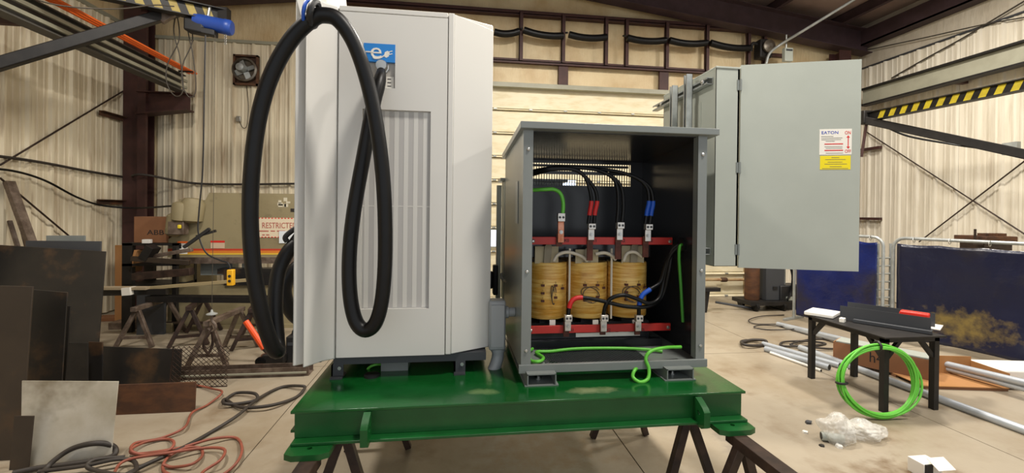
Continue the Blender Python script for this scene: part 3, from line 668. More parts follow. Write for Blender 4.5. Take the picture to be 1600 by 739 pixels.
def pcable(nm, label, pts, r, m, band=None, bm=None, grp=None):
    pp = [P(a, b, Y=y) for a, b, y in pts]; t = thing(nm, label, 'cable', pp[0], grp)
    pa = cr(pp, 8); MB().tube(pa, r, 10).build('conductor', m, t, angle=60)
    if band: 
        k0, k1 = band; MB().tube(pa[k0:k1], r * 1.22, 10).build('colour_tape', bm, t, angle=60)
    return t
g1 = 'black low-voltage cables inside the enclosure'
pcable('neutral_cable', 'green neutral cable bending down to the upper red bar', [(833, 297, 2.42), (850, 296, YC), (866, 296, YC), (876, 303, YC), (880, 318, YC), (879, 336, YC)], .011, m_gcable)
for dx, lb_ in ((0, 'left one of the red-taped black cables above the transformer'), (9, 'right one of the red-taped black cables above the transformer')):
    pcable('power_cable', lb_, [(829, 268 + dx * .3, 2.46), (860, 263 + dx * .2, YC), (895, 264 + dx * .1, YC), (913, 275, YC), (921 + dx * .9, 295, YC), (924 + dx, 314, YC), (921.5 + dx * .9, 332, YC), (919 + dx, 350, YC)], .0105, m_rub, (40, 51), m_redtape, g1)
for dx, lb_ in ((0, 'left one of the plain black cables above the middle terminal'), (8, 'right one of the plain black cables above the middle terminal')):
    pcable('power_cable', lb_, [(829, 270 + dx * .3, 2.50), (870, 261 + dx * .2, YC + .02), (925, 264, YC + .02), (954, 275, YC), (964 + dx * .8, 292, YC), (966 + dx, 320, YC), (964 + dx, 348, YC)], .0105, m_rub, None, None, g1)
for dx, lb_ in ((0, 'left one of the blue-taped black cables above the transformer'), (7, 'right one of the blue-taped black cables above the transformer')):
    pcable('power_cable', lb_, [(829, 272 + dx * .2, 2.52), (880, 262, YC + .04), (950, 266, YC + .03), (990, 276, YC), (1010 + dx * .6, 292, YC), (1014 + dx * .9, 314, YC), (1011 + dx, 330, YC), (1008 + dx, 350, YC)], .0105, m_rub, (40, 52), m_bluetape, g1)
g2 = 'black high-voltage cables inside the enclosure'
pcable('power_cable', 'red-taped black cable rising from the lower red bar', [(888, 492, YC), (890, 478, YC), (896, 468, YC), (910, 465, YC), (940, 470, YC - .01), (980, 479, YC - .02), (1015, 478, YC - .02), (1035, 462, YC), (1045, 425, YC - .03), (1050, 398, YC - .04), (1060, 388, 2.33)], .0115, m_rub, (6, 25), m_redtape, g2)
pcable('power_cable', 'plain black cable arching from the middle of the lower red bar', [(943, 492, YC), (946, 478, YC - .01), (955, 466, YC - .02), (975, 461, YC - .03), (995, 467, YC - .03), (1015, 474, YC - .03), (1030, 465, YC - .01), (1037, 440, YC), (1046, 402, YC - .04), (1060, 385, 2.33)], .0115, m_rub, None, None, g2)
pcable('power_cable', 'blue-taped black cable rising from the lower red bar', [(998, 492, YC), (999, 475, YC - .01), (1004, 461, YC - .01), (1016, 452, YC - .01), (1032, 440, YC), (1040, 415, YC - .02), (1050, 390, YC - .05), (1060, 382, 2.33)], .0115, m_rub, (5, 25), m_bluetape, g2)
pcable('ground_cable', 'green ground cable hanging down the inner right wall of the enclosure', [(1065, 382, 2.32), (1062, 386, 2.30), (1061, 405, 2.30), (1064, 450, 2.30), (1067, 503, 2.30)], .0085, mat('green_cable_dark', '3f8f2c', .45))
gcp = [P(x_, y_, Z=tz0 + .02) for x_, y_ in ((832, 545), (826, 552), (829, 563), (842, 566), (849, 559), (838, 551), (860, 549), (900, 546), (960, 544), (1010, 547), (1035, 549))]
gcp = [p + Vector((0, 0, .004 * (i % 2))) for i, p in enumerate(gcp)]
cable('ground_cable', 'bright green ground cable lying along the enclosure floor', 'cable', gcp, .009, m_gcable)
cable('ground_cable', 'bright green ground cable drooping over the enclosure sill in a loop', 'cable', [P(1064, 542, Y=2.22), P(1040, 543, Y=2.20), P(1018, 548, Y=2.16), P(1009, 560, Y=2.15), P(1014, 577, Y=2.14), P(1012, 592, Y=2.12), P(1000, 597, Y=2.11), P(989, 589, Y=2.13), P(992, 578, Y=2.15), P(1001, 572, Y=2.2)], .009, m_gcable)
# ------------------------------------------------------------------ junction box with conduit elbow, beside the enclosure
jb = thing('junction_box', 'grey cast junction box with conduit elbow between charger and enclosure', 'box', P(774, 582, Z=FT))
c0, c1 = P(763, 545, Y=2.40), P(793, 468, Y=2.40)
b = MB(); b.box(c0.x, c1.x - .012, 2.36, 2.46, c0.z, c1.z); b.build('box_body', m_pvc, jb, .012)
B(c0.x + .008, c1.x - .02, 2.35, 2.362, c0.z + .02, c1.z - .02).build('box_cover', m_pvc, jb, .004)
hb = P(795, 488, Y=2.40); MB().lathe((c1.x - .014, 2.41, hb.z), (1, 0, 0), [(.026, 0), (.034, .004), (.034, .02), (.026, .022), (.026, TX0 - c1.x + .013)], 16).build('hub', m_pvc, jb)
el = cr([P(778, 545, Y=2.41), P(778, 556, Y=2.41), P(775, 568, Y=2.40), P(770, 580, Y=2.39)], 5)
MB().tube(el, .034, 14).build('conduit_elbow', m_pvc, jb, angle=60)
MB().lathe(P(778, 548, Y=2.41), (0, 0, 1), [(.04, 0), (.04, .02), (.036, .024)], 14).build('conduit_collar', m_pvc, jb)
# slim cabinet behind, seen in the gap
q0, q1 = P(786, 470, Y=3.02), P(801, 283, Y=3.02)
gc = thing('rear_cabinet', 'slim grey cabinet seen in the gap behind the enclosure', 'cabinet', (q0.x + .2, 3.5, FT))
gx = q0.x
b = MB(); b.box(gx, gx + .42, 3.02, 3.18, q0.z, q1.z); b.build('cabinet_body', m_lgrey, gc, .004)
b = MB(); b.box(gx - .03, gx + .45, 3.0, 3.2, q1.z, q1.z + .02); b.build('drip_cap', m_grey, gc, .002)
for xx in (gx - .035, gx + .3): 
    b = MB(); b.box(xx, xx + .035, 3.19, 3.23, FT, q1.z - .02); b.build('strut_post', m_grey, gc)
b = MB(); b.box(gx - .07, gx - .035, 3.03, 3.1, P(780, 462, Y=3.02)[2], P(780, 415, Y=3.02)[2]); b.box(gx - .1, gx - .07, 3.04, 3.08, P(780, 452, Y=3.02)[2], P(780, 425, Y=3.02)[2]); b.build('switch_handle', m_blk, gc, .008)
MB().tube(cr([P(783, 428, Y=3.0), P(786, 437, Y=2.95), P(794, 440, Y=2.85), P(799, 432, Y=2.75)], 5), .012, 8).build('flexible_conduit', m_grey, gc)
# ------------------------------------------------------------------ disconnect switch with open door
SW = thing('switch_cabinet', 'grey safety switch cabinet with open door and white label', 'switch', (1.55, 2.8, .0))
s_y0 = 2.50; a = P(1115, 415, Y=s_y0); bx0 = a.x; bx1 = P(1152, 400, Y=s_y0)[0]; sz0 = P(1130, 416, Y=s_y0)[2]; sz1 = P(1130, 107, Y=s_y0)[2]; s_y1 = s_y0 + .68
b = MB(); b.box(bx0, bx0 + .003, s_y0, s_y1, sz0, sz1); b.box(bx0, bx1, s_y0, s_y0 + .003, sz0, sz1); b.box(bx0, bx1, s_y1 - .003, s_y1, sz0, sz1); b.box(bx0, bx1, s_y0, s_y1, sz0, sz0 + .003)
b.build('cabinet_body', m_lgrey, SW)
B(bx0 - .002, bx1 + .004, s_y0 - .006, s_y1 + .004, sz1, sz1 + .012).build('cabinet_top', m_lgrey, SW, .002)
b = MB(); b.box(bx1 - .012, bx1, s_y0, s_y0 + .03, sz0, sz1); b.build('door_flange', m_lgrey, SW)
# interior backing parts
b = MB(); b.box(bx0 + .006, bx0 + .05, s_y0 + .1, s_y1 - .1, sz0 + .2, sz1 - .2); b.build('switch_mechanism', m_blk, SW)
hd = Vector((bx1 + .006, s_y0 - .003, 0)); dd = P(1344, 250, Y=2.29); de = Vector((dd.x, 2.29, 0)); du = (de - hd); dn_ = du.cross(Vector((0, 0, 1))).normalized()
if dn_.y > 0: dn_ = -dn_
dzb, dzt = P(1155, 418, Y=s_y0)[2], P(1157, 102, Y=s_y0)[2]
b = MB(); zc_ = (dzb + dzt) / 2; b.obox((hd + de) / 2 + Vector((0, 0, zc_)), du / 2, dn_ * .001, Vector((0, 0, (dzt - dzb) / 2)))
un = du.normalized(); lip = .022
for pp, hh in (((hd + de) / 2 + Vector((0, 0, dzb + .001)), (du / 2, -dn_ * lip / 2, Vector((0, 0, .001)))), ((hd + de) / 2 + Vector((0, 0, dzt - .001)), (du / 2, -dn_ * lip / 2, Vector((0, 0, .001)))),
               (hd + un * .001 + Vector((0, 0, zc_)), (un * .001, -dn_ * lip / 2, Vector((0, 0, (dzt - dzb) / 2)))), (de - un * .001 + Vector((0, 0, zc_)), (un * .001, -dn_ * lip / 2, Vector((0, 0, (dzt - dzb) / 2))))):
    b.obox(pp - dn_ * lip / 2, *hh)
dr = b.build('cabinet_door', m_lgrey, SW)
for py in (133, 262, 390):
    z = P(1150, py, Y=s_y0)[2]
    h = MB(); h.lathe((bx1 + .002, s_y0 - .008, z - .035), (0, 0, 1), [(.007, 0), (.007, .07)], 10); h.box(bx1 - .018, bx1 + .002, s_y0 - .005, s_y0 - .001, z - .032, z + .032); h.build('hinge', m_grey, SW)
def onface(px, py):
    """point on the outer face of the open door"""
    d = R3.transposed() @ Vector(((px - CX) / F, (py - CY) / F, 1.0)); o = hd + dn_ * .001
    t = (o - CAM).dot(dn_) / d.dot(dn_); return CAM + d * t
def face_label(pa, pb, m, nm, th=.0015):
    a, c = onface(*pa), onface(*pb); ux = (c - a).dot(un); uz = c.z - a.z
    b = MB(); ce_ = a + un * ux / 2 + Vector((0, 0, uz / 2)); b.obox(ce_ + dn_ * th / 2, un * abs(ux) / 2, dn_ * th / 2, Vector((0, 0, abs(uz) / 2))); return b.build(nm, m, dr)
face_label((1280, 242), (1331, 201), m_sign_w, 'white_label'); face_label((1281, 265), (1329, 243), m_sign_y, 'yellow_label')
def ft_(s, px, py, size, m, al='CENTER', sx=1.0): return text(s, onface(px, py) + dn_ * .0022, un, (0, 0, 1), size, m, dr, 'lettering', .0004, al, sx)
ft_('EATON', 1296.5, 207.5, .025, m_txt_b, sx=1.1); ft_('ON', 1324.5, 207.5, .029, m_txt_r, sx=.7); ft_('OFF', 1324.5, 236.5, .027, m_txt_r, sx=.7)
b = MB()
for (x0, y0, x1, y1) in ((1288, 224, 1317, 226), (1288, 234, 1317, 236)):
    a, c = onface(x0, y1), onface(x1, y0); b.obox((a + c) / 2 + dn_ * .002, un * (c - a).dot(un) / 2, dn_ * .0004, Vector((0, 0, (c.z - a.z) / 2)))
a, c = onface(1325, 229), onface(1325, 215); b.obox((a + c) / 2 + dn_ * .002, un * .0022, dn_ * .0004, Vector((0, 0, abs(c.z - a.z) / 2)))
for z, s in ((a, -1), (c, 1)): b.prism([z + dn_ * .0018 + un * -.009, z + dn_ * .0018 + un * .009, z + dn_ * .0018 + Vector((0, 0, s * .014))], dn_ * .0006)
b.build('red_print', m_txt_r, dr)
b = MB(); random.seed(3)
for (x0, y0, x1) in ((1283, 213, 1302), (1283, 215.5, 1316), (1283, 218, 1314), (1290, 220.5, 1304), (1288, 229, 1316), (1290, 231.5, 1316), (1290, 239, 1317)):
    a, c = onface(x0, y0 + .5), onface(x1, y0); b.obox((a + c) / 2 + dn_ * .002, un * (c - a).dot(un) / 2, dn_ * .0003, Vector((0, 0, .0012)))
for (x0, y0, x1) in ((1299, 246, 1311), (1289, 249, 1321), (1293, 253, 1316), (1288, 256, 1323), (1296, 260, 1315), (1284, 263, 1325)):
    a, c = onface(x0, y0 + .5), onface(x1, y0); b.obox((a + c) / 2 + dn_ * .002, un * (c - a).dot(un) / 2, dn_ * .0003, Vector((0, 0, .0012)))
b.build('small_print', mat('print_grey', '6a6a60', .6), dr)
# struts carrying the switch
xs_ = bx0 - .001
def strut(p, q, nm='strut_channel', w_=.041):
    p, q = Vector(p), Vector(q); d = (q - p); u = Vector((1, 0, 0)); side = d.cross(u).normalized()
    b = MB(); 
    b.obox((p + q) / 2 + u * (w_ / 2 - .0015), d / 2, side * w_ / 2, u * .0015)
    for s in (-1, 1): b.obox((p + q) / 2 + side * s * (w_ / 2 - .0015), d / 2, side * .0015, u * w_ / 2); b.obox((p + q) / 2 + side * s * (w_ / 2 - .006) - u * (w_ / 2 - .0015), d / 2, side * .005, u * .0015)
    return b.build(nm, m_galv, SW)
zt_ = sz1 - .07; strut((xs_ - .022, s_y0 + .03, zt_), (xs_ - .022, s_y1 + .10, zt_)); strut((xs_ - .022, s_y0 + .03, sz0 + .09), (xs_ - .022, s_y1 + .05, sz0 + .09))
for yv, zz in ((s_y0 + .21, sz1 + .02), (s_y0 + .40, sz1 + .0)): strut((xs_ - .065, yv, 1.1), (xs_ - .065, yv, zz)); B(TX1 + .0005, xs_ - .04, yv - .02, yv + .02, 1.2, 1.24).build('standoff', m_galv, SW); B(TX1 + .0005, xs_ - .04, yv - .02, yv + .02, 1.8, 1.84).build('standoff', m_galv, SW)
for yv in (s_y0 + .07, s_y1 - .05): MB().lathe((xs_ - .044, yv, zt_), (-1, 0, 0), [(.014, 0), (.014, .006), (.008, .012)], 6).build('bolt', m_steelb, SW)
B(bx0 - .003, bx0, s_y0 + .16, s_y1 - .16, sz0 + .15, sz1 - .17).build('rear_cover', m_lgrey, SW)
# ------------------------------------------------------------------ left side: crane runway, jib, hoist
rb = thing('crane_runway', 'long crane runway beam with orange conductor bars on the left wall', 'beam', (-4.33, 5, 3.45))
y0, y1 = -1.0, 7.5
b = MB(); b.box(-4.41, -4.25, y0, y1, 3.45, 3.465); b.box(-4.41, -4.25, y0, y1, 3.70, 3.715); b.box(-4.336, -4.324, y0, y1, 3.465, 3.70); b.build('i_beam', m_cran, rb)
B(-4.26, -4.23, y0, y1, 3.60, 3.64).build('rail_strip', m_cranl, rb); B(-4.26, -4.23, y0, y1, 3.50, 3.54).build('rail_strip', m_cranl, rb)
for k in range(3):
    B(-4.21 + k * .055, -4.185 + k * .055, y0, y1 - .02, 3.735, 3.755).build('conductor_bar', m_orange, rb)
for yv in (2.6, 4.2, 5.8, 7.3): B(-4.25, -4.05, yv, yv + .03, 3.715, 3.735).build('bar_bracket', m_blacksteel, rb)
for yv in (2.0, 5.0): B(-5.25, -4.41, yv, yv + .06, 3.45, 3.55).build('wall_arm', m_red, rb)
def jib(name, label, A, Bp, bh, ba, bb, r, flip, stripes, ym):
    t = thing(name, label, 'crane', Bp); A, Bp = Vector(A), Vector(Bp); d = (Bp - A).normalized(); sd = d.cross(Vector((0, 0, 1))).normalized()
    b = MB(); b.bar(A, Bp, .012, bh); b.bar(A + Vector((0, 0, bh / 2)), Bp + Vector((0, 0, bh / 2)), .11, .012); b.bar(A - Vector((0, 0, bh / 2)), Bp - Vector((0, 0, bh / 2)), .11, .012); b.build('boom', m_blacksteel, t)
    n = int((Bp - A).length / stripes)
    nf = -sd if sd.y > 0 else sd
    if flip: nf = -nf
    for i in range(n):
        p = A + d * (i + .25) * stripes + nf * .0062; q = p + d * stripes * .5; sk_ = d * stripes * .3; h = Vector((0, 0, bh * .42))
        b = MB(); b.prism([p - h, q - h, q + h - sk_ , p + h - sk_], nf * .002); b.build('hazard_stripe', ym, t)
    b = MB(); b.bar(ba, bb, r * 2, r * 2); b.build('brace_arm', m_blacksteel, t, .01)
    return t
zb = 3.86
pE = P(352, 27, Z=zb); 
ba = P(278, 17, Y=P(278, 20, Z=zb)[1]); bb = P(-75, 122, Y=pE.y - .9); pA2 = Vector((bb.x, bb.y, zb))
j1 = jib('jib_crane', 'dark jib crane boom with faded yellow stripes above the press', pA2, pE, .15, ba, bb, .055, False, .155, m_yel2)
B(pE.x - .06, pE.x + .04, pE.y - .05, pE.y + .05, zb - .13, zb + .10).build('end_stop', m_blacksteel, j1)
k_ = P(262, 25, Y=pE.y - .1); MB().bar(k_ + Vector((-.06, -.04, -.07)), k_ + Vector((.05, 0, .05)), .07, .10).build('trolley_bracket', m_saw2, j1, .01)
k_ = P(290, 22, Y=pE.y - .05); MB().lathe(k_ + Vector((0, -.1, 0)), (0, 1, 0), [(.05, 0), (.06, .02), (.06, .06), (.05, .08)], 14).build('trolley_wheel', m_blacksteel, j1)
# mast of the jib, outside the frame
bm0 = Vector((bb.x, bb.y, 0)); MB().tube([(pA2.x, pA2.y, 0), (pA2.x, pA2.y, zb + .2)], .1, 14).build('mast', m_blacksteel, j1)
# blue hoist
hp = P(332, 38, Y=pE.y - .08); hx = Vector((1, .12, -.12)).normalized()
ho = thing('electric_hoist', 'blue electric chain hoist hanging from the end of the striped boom', 'hoist', hp)
MB().lathe(hp - hx * .02, hx, [(.05, -.17), (.075, -.16), (.085, -.1), (.085, .14), (.09, .15), (.09, .20), (.075, .225), (.03, .23)], 20).build('motor_housing', m_bluep, ho)
MB().obox(hp - hx * .16 + Vector((0, 0, -.07)), hx * .10, Vector((0, .07, 0)), Vector((0, 0, .075))).build('gear_case', m_blk, ho, .02)
MB().obox(hp - hx * .02 + Vector((0, -.02, -.11)), hx * .07, Vector((0, .05, 0)), Vector((0, 0, .035))).build('limit_box', m_blk, ho, .01)
MB().tube([hp + Vector((-.05, 0, .08)), hp + Vector((-.03, 0, .2))], .016, 8).build('suspension_lug', m_steelb, ho)
k_ = MB()
for i in range(5): k_.tube([hp + Vector((.14, 0, -.09 - i * .03)) + Vector((math.cos(a) * .010, 0, math.sin(a) * .018)) for a in [q * math.pi / 4 for q in range(8)]], .004, 6, True)
k_.build('spare_chain', m_steelb, ho)
# hanging pendant and its cable
pc = thing('pendant_control', 'yellow push-button pendant hanging in front of the press', 'pendant', P(361, 445, Y=4.8))
MB().tube(cr([P(321, 55, Y=4.9), P(319, 150, Y=4.88), P(317, 260, Y=4.86), P(311, 330, Y=4.84), P(310, 365, Y=4.82), P(322, 395, Y=4.8), P(345, 407, Y=4.8), P(356, 411, Y=4.8), P(361, 424, Y=4.8)], 6), .008, 6).build('control_cable', m_blk, pc)
a, c = P(356, 446, Y=4.8), P(366, 421, Y=4.8); bd = B(a.x, c.x, 4.77, 4.83, a.z, c.z).build('pendant_body', mat('pendant_yellow', 'e0a81a', .5), pc, .008)
for z in (.05, .10): MB().lathe(((a.x + c.x) / 2, 4.77, a.z + z), (0, -1, 0), [(.014, 0), (.014, .006)], 10).build('button', m_txt_k, bd)
b = MB(); s_ = P(311, 368, Y=4.82); b.bar(s_ + Vector((-.14, 0, -.12)), s_ + Vector((.1, 0, .07)), .03, .03); b.bar(s_ + Vector((-.03, .01, -.01)), s_ + Vector((.16, 0, .05)), .02, .025); b.build('cord_grip', m_blk, pc)
# load chain and hook
lc = thing('load_chain', 'thin load chain with a hook hanging down to the sawhorse', 'chain', P(330, 560, Y=4.72))
MB().tube([P(336, 55, Y=4.9), P(334, 300, Y=4.82), P(331, 483, Y=4.74)], .0025, 5).build('chain', m_wire, lc)
MB().lathe(P(331, 490, Y=4.74), (0, 0, 1), [(.015, -.015), (.05, -.008), (.05, .0), (.015, .015), (.008, .04)], 16).build('chain_guard', m_galv, lc)
h_ = P(331, 505, Y=4.74); MB().tube(cr([h_ + Vector(v) for v in ((0, 0, .1), (0, 0, .03), (.03, 0, -.01), (.035, 0, -.05), (0, 0, -.08), (-.035, 0, -.05))], 5), .014, 8).build('hook', m_saw2, lc)
MB().tube(cr([h_ + Vector(v) for v in ((0, .0, -.06), (-.06, -.03, -.2), (-.03, 0, -.3), (.0, .02, -.2), (0, 0, -.06))], 6), .013, 8).build('sling', m_saw, lc)
# loose cords looped from the boom end
for i, (cx, w_, yb_, lb_) in enumerate(((274, 12, 150, 'thin wire loop hanging lowest from the striped boom'), (296, 10, 152, 'thin wire loop nearest the blue hoist'))):
    Yq = pE.y - .05 * i
    cable('wire_loop', lb_, 'wire', [P(275 + i * 14, 12, Y=Yq), P(cx + w_ * .5, 60, Y=Yq), P(cx - w_, 100, Y=Yq), P(cx - w_ * 1.1, 130, Y=Yq), P(cx, yb_, Y=Yq), P(cx + w_, 140, Y=Yq), P(cx + w_ * .6, 90, Y=Yq), P(cx - w_ * .2, 50, Y=Yq), P(276 + i * 14, 14, Y=Yq)], .006, m_wire, 'wire loops hanging from the boom')
cable('boom_wire', 'thin dark wire stretched along the underside of the striped boom', 'wire', [P(0, -20, Y=3.6), P(90, 8, Y=4.0), P(180, 14, Y=4.4), P(240, 8, Y=4.75), P(272, 10, Y=4.9)], .006, m_wire)
# ------------------------------------------------------------------ on the left and end walls
def rod(label, p, q, r=.011, m=m_saw, cat='brace'):
    return tag(MB().tube([p, q], r, 8).build('brace_rod', m), label, cat, 'wall brace rods')
rod('thin dark brace rod slanting up the left wall to the column', P(0, 258, X=XL + .07), P(203, 136, X=XL + .07))
rod('thin dark brace rod slanting down the left wall behind the steel bars', P(0, 278, X=XL + .1), P(107, 368, X=XL + .1))
for (pa, pb, lb_) in (((155, 176), (236, 195), 'rusty angle bracket high on the left wall by the column'), ((152, 315), (232, 318), 'brown angle bracket low on the left wall by the column')):
    a = P(*pa, X=XL + .08); c = Vector((XL + .08, 7.62, a.z)); b = MB(); b.bar(a, c, .012, .07); b.bar(a + Vector((.03, 0, .03)), c + Vector((.03, 0, .03)), .07, .012); tag(b.build('wall_bracket', m_plate_rust), lb_, 'bracket', 'angle brackets on the walls')
YW = YB - .1
cable('wall_cable', 'dark electrical cable running along the left and end walls', 'cable', [P(-40, 239, X=XL + .09), P(60, 253, X=XL + .09), P(140, 268, X=XL + .09), P(205, 278, X=XL + .09)] + [Vector((-5.0, 7.5, 2.12)), Vector((-4.8, 7.5, 2.13))] + [P(300, 286, Y=YW), P(380, 288, Y=YW), P(475, 287, Y=YW), P(560, 289, Y=YW), P(680, 292, Y=YW), P(745, 300, Y=YW)], .018, m_hose_k)
cable('wall_cable', 'black cable sagging across the left wall toward the press', 'cable', [P(-40, 262, X=XL + .12), P(20, 267, X=XL + .12), P(70, 282, X=XL + .13), P(120, 308, X=XL + .14), P(160, 321, X=XL + .16), P(215, 325, Y=7.3), P(280, 321, Y=6.7)], .014, m_rub)
fn = thing('wall_fan', 'rusty square exhaust fan on the corrugated wall beside the cable loop', 'fan', P(387, 133, Y=YB - .1))
a, c = P(366, 133, Y=YB - .07), P(405, 88, Y=YB - .07)
b = MB(); b.box(a.x, c.x, YB - .12, YB - .05, a.z, a.z + .03); b.box(a.x, c.x, YB - .12, YB - .05, c.z - .03, c.z); b.box(a.x, a.x + .03, YB - .12, YB - .05, a.z, c.z); b.box(c.x - .03, c.x, YB - .12, YB - .05, a.z, c.z); b.box(a.x, c.x, YB - .06, YB - .05, a.z, c.z); b.build('fan_frame', m_plate_rust, fn)
ctr = ((a.x + c.x) / 2 - .01, YB - .06, (a.z + c.z) / 2); MB().lathe(ctr, (0, -1, 0), [(.19, 0), (.2, .03), (.2, .08), (.17, .09), (.16, .02)], 24).build('fan_ring', m_fan, fn)
MB().lathe((ctr[0] - .04, ctr[1], ctr[2] + .02), (0, -1, 0), [(.07, 0), (.08, .1), (.06, .16), (.02, .17)], 16).build('fan_motor', m_galv, fn)
for i in range(4):
    an = i * math.pi / 2 + .4; u = Vector((math.cos(an), 0, math.sin(an))); v = Vector((-u.z, 0, u.x)); MB().obox(Vector(ctr) + u * .1 + Vector((0, -.05, 0)), u * .06, v * .04 + Vector((0, .015, 0)), Vector((0, .002, 0))).build('fan_blade', m_galv, fn)
ob = P(373, 186, Y=YB - .06); t = thing('outlet_box', 'small junction box with looped wire below the wall fan', 'outlet', ob)
MB().cbox(ob, .07, .05, .09).build('box', m_steelb, t, .005); MB().tube(cr([P(385, 133, Y=YB - .07), P(388, 165, Y=YB - .07), P(386, 195, Y=YB - .07), P(380, 200, Y=YB - .07), P(374, 190, Y=YB - .07)], 5), .006, 6).build('wire', m_wire, t)
# ------------------------------------------------------------------ press brake
PY = 6.3
pr_ = thing('press_brake', 'old olive-grey press brake with red and orange stripes and restricted sign', 'machine', P(300, 515, Y=PY + .3))
def Q(px, py, y=PY): return P(px, py, Y=y)
zt = Q(400, 301).z; xe = .35
z_ = Q(300, 387).z; zlow = Q(300, 402).z
pts_ = [Q(262, 402), Q(263, 374), Q(292, 352), Q(306, 340), Q(327, 301)]
poly = [Vector((p.x, PY, p.z)) for p in pts_] + [Vector((xe, PY, zt)), Vector((xe, PY, zlow))]
ram = MB().prism(poly, (0, .12, 0)).build('ram', m_olive, pr_)
for i, (ya_, yb_, m_) in enumerate(((388.5, 391.5, mat('stripe_red', 'b83a22', .5)), (391.5, 395.5, mat('stripe_orange', 'd07a2c', .5)), (395.5, 398, mat('stripe_yellow', 'd8b23c', .5)))):
    a, c = Q(262, yb_), Q(262, ya_); B(a.x + .002, xe, PY - .003, PY, a.z, c.z).build('stripe', m_, pr_)
a = Q(268, 412); B(a.x, xe, PY - .01, PY + .10, a.z, zlow).build('clamp_bar', m_saw2, pr_)
a, c = Q(305, 432), Q(356, 403); B(a.x, c.x, PY + .12, PY + .3, a.z, c.z + .1).build('cylinder_cover', m_grey, pr_)
a, c = Q(372, 426), Q(396, 405); B(a.x, c.x, PY + .1, PY + .25, a.z, c.z).build('tool_block', m_lgrey, pr_)
b = MB()
for ya_, yb_, x0 in ((420, 428, 340), (428, 446, 350)): a, c = Q(x0, yb_, PY - .03), Q(x0, ya_, PY - .03); b.box(a.x, xe, PY - .04, PY + .12, a.z, c.z)
b.build('die_bar', m_steel_dk, pr_)
a, c = Q(262, 506), Q(262, 447); B(a.x, xe, PY, PY + .14, .0, c.z).build('bed', m_olive, pr_)
B(a.x - .1, xe, PY - .03, PY + .8, 0, .05).build('base_plate', m_olive, pr_)
B(a.x + .05, a.x + .15, PY + .12, PY + .9, .05, zt - .1).build('side_frame', m_olive, pr_); B(xe - .12, xe - .02, PY + .12, PY + .9, .05, zt - .1).build('side_frame', m_olive, pr_)
a = Q(282, 340, PY - .05)
b = MB(); b.lathe(Q(287, 332, PY - .05) + Vector((0, -.05, 0)), (.1, 0, 1), [(.06, -.12), (.1, -.1), (.11, .08), (.1, .12), (.06, .14)], 18); b.build('motor', m_olive, pr_)
b = MB(); b.lathe(Q(300, 328, PY - .05) + Vector((0, 0, -.02)), (.1, 0, 1), [(.06, -.15), (.13, -.12), (.14, .1), (.1, .17), (.04, .18)], 18); b.build('accumulator', m_olive, pr_)
b = MB(); b.lathe(Q(273, 350, PY - .05), (.15, 0, 1), [(.05, -.16), (.09, -.13), (.10, .1), (.05, .15)], 16); b.build('accumulator', m_olive, pr_)
b = MB(); b.box(a.x - .09, a.x + .10, PY - .16, PY - .04, a.z - .22, a.z - .05); b.build('valve_block', m_saw2, pr_, .01); b = MB(); b.box(a.x + .04, a.x + .08, PY - .19, PY - .16, a.z - .14, a.z - .09); b.build('valve_plug', m_yel, pr_, .01)
def lab(x0, y0, x1, y1, m, nm, y=PY - .004): a, c = Q(x0, y1, y), Q(x1, y0, y); return B(a.x, c.x, y, y + .003, a.z, c.z).build(nm, m, pr_)
sgn = lab(401, 341, 500, 371, mat('aged_sign', 'd6c8ae', .6), 'restricted_sign')
b = MB(); a, c = Q(401, 371), Q(500, 341)
for i in range(24):
    for z in (a.z + .006, c.z - .006): xx = a.x + .02 + i * .042; b.box(xx, xx + .022, PY - .0055, PY - .004, z - .006, z + .006)
for i in range(6): zz = a.z + .03 + i * .045; b.box(a.x, a.x + .012, PY - .0055, PY - .004, zz, zz + .025)
b.build('sign_border', m_txt_r, sgn)
text('RESTRICTED', Q(409, 352.5, PY - .0055), (1, 0, 0), (0, 0, 1), .11, m_txt_br, sgn, align='LEFT', sx=.74)
b = MB()
for i, (x0, x1, yy) in enumerate(((404, 420, 361), (423, 430, 361), (433, 446, 361), (410, 414, 367), (416, 421, 367))): a, c = Q(x0, yy + .8), Q(x1, yy - .8); b.box(a.x, c.x, PY - .0055, PY - .004, a.z, c.z)
b.build('sign_small_print', m_txt_br, sgn)
lb1 = lab(277, 377, 293, 397, m_sign_w, 'warning_label'); lab(277, 377, 293, 380, m_orange, 'label_header', PY - .006)
b = MB(); a, c = Q(280, 388), Q(291, 382); b.box(a.x, a.x + .03, PY - .008, PY - .004, a.z, c.z); b.box(a.x + .05, c.x, PY - .008, PY - .004, a.z + .01, c.z - .01); b.build('label_symbol', m_txt_k, lb1)
lb2 = lab(329, 376, 351, 388, mat('label_aged', 'c8ae94', .6), 'warning_label'); lab(329, 376, 351, 379, m_txt_r, 'label_header', PY - .006)
pg = lab(436, 361, 466, 380, mat('paper_white', 'd4dbe0', .7), 'taped_paper', PY - .012); 
b = MB(); a, c = Q(454, 331), Q(474, 326); b.box(a.x, c.x, PY - .004, PY, a.z, c.z); b.build('name_plate', m_steel_dk, pr_)
a = Q(443, 317); b = MB()
for i in range(7): b.cbox((a.x + random.uniform(-.09, .09), PY - .001, a.z + random.uniform(-.04, .06)), random.uniform(.02, .07), .003, random.uniform(.02, .06))
b.build('paint_chips', mat('chip_pale', 'c4bda8', .6), pr_)
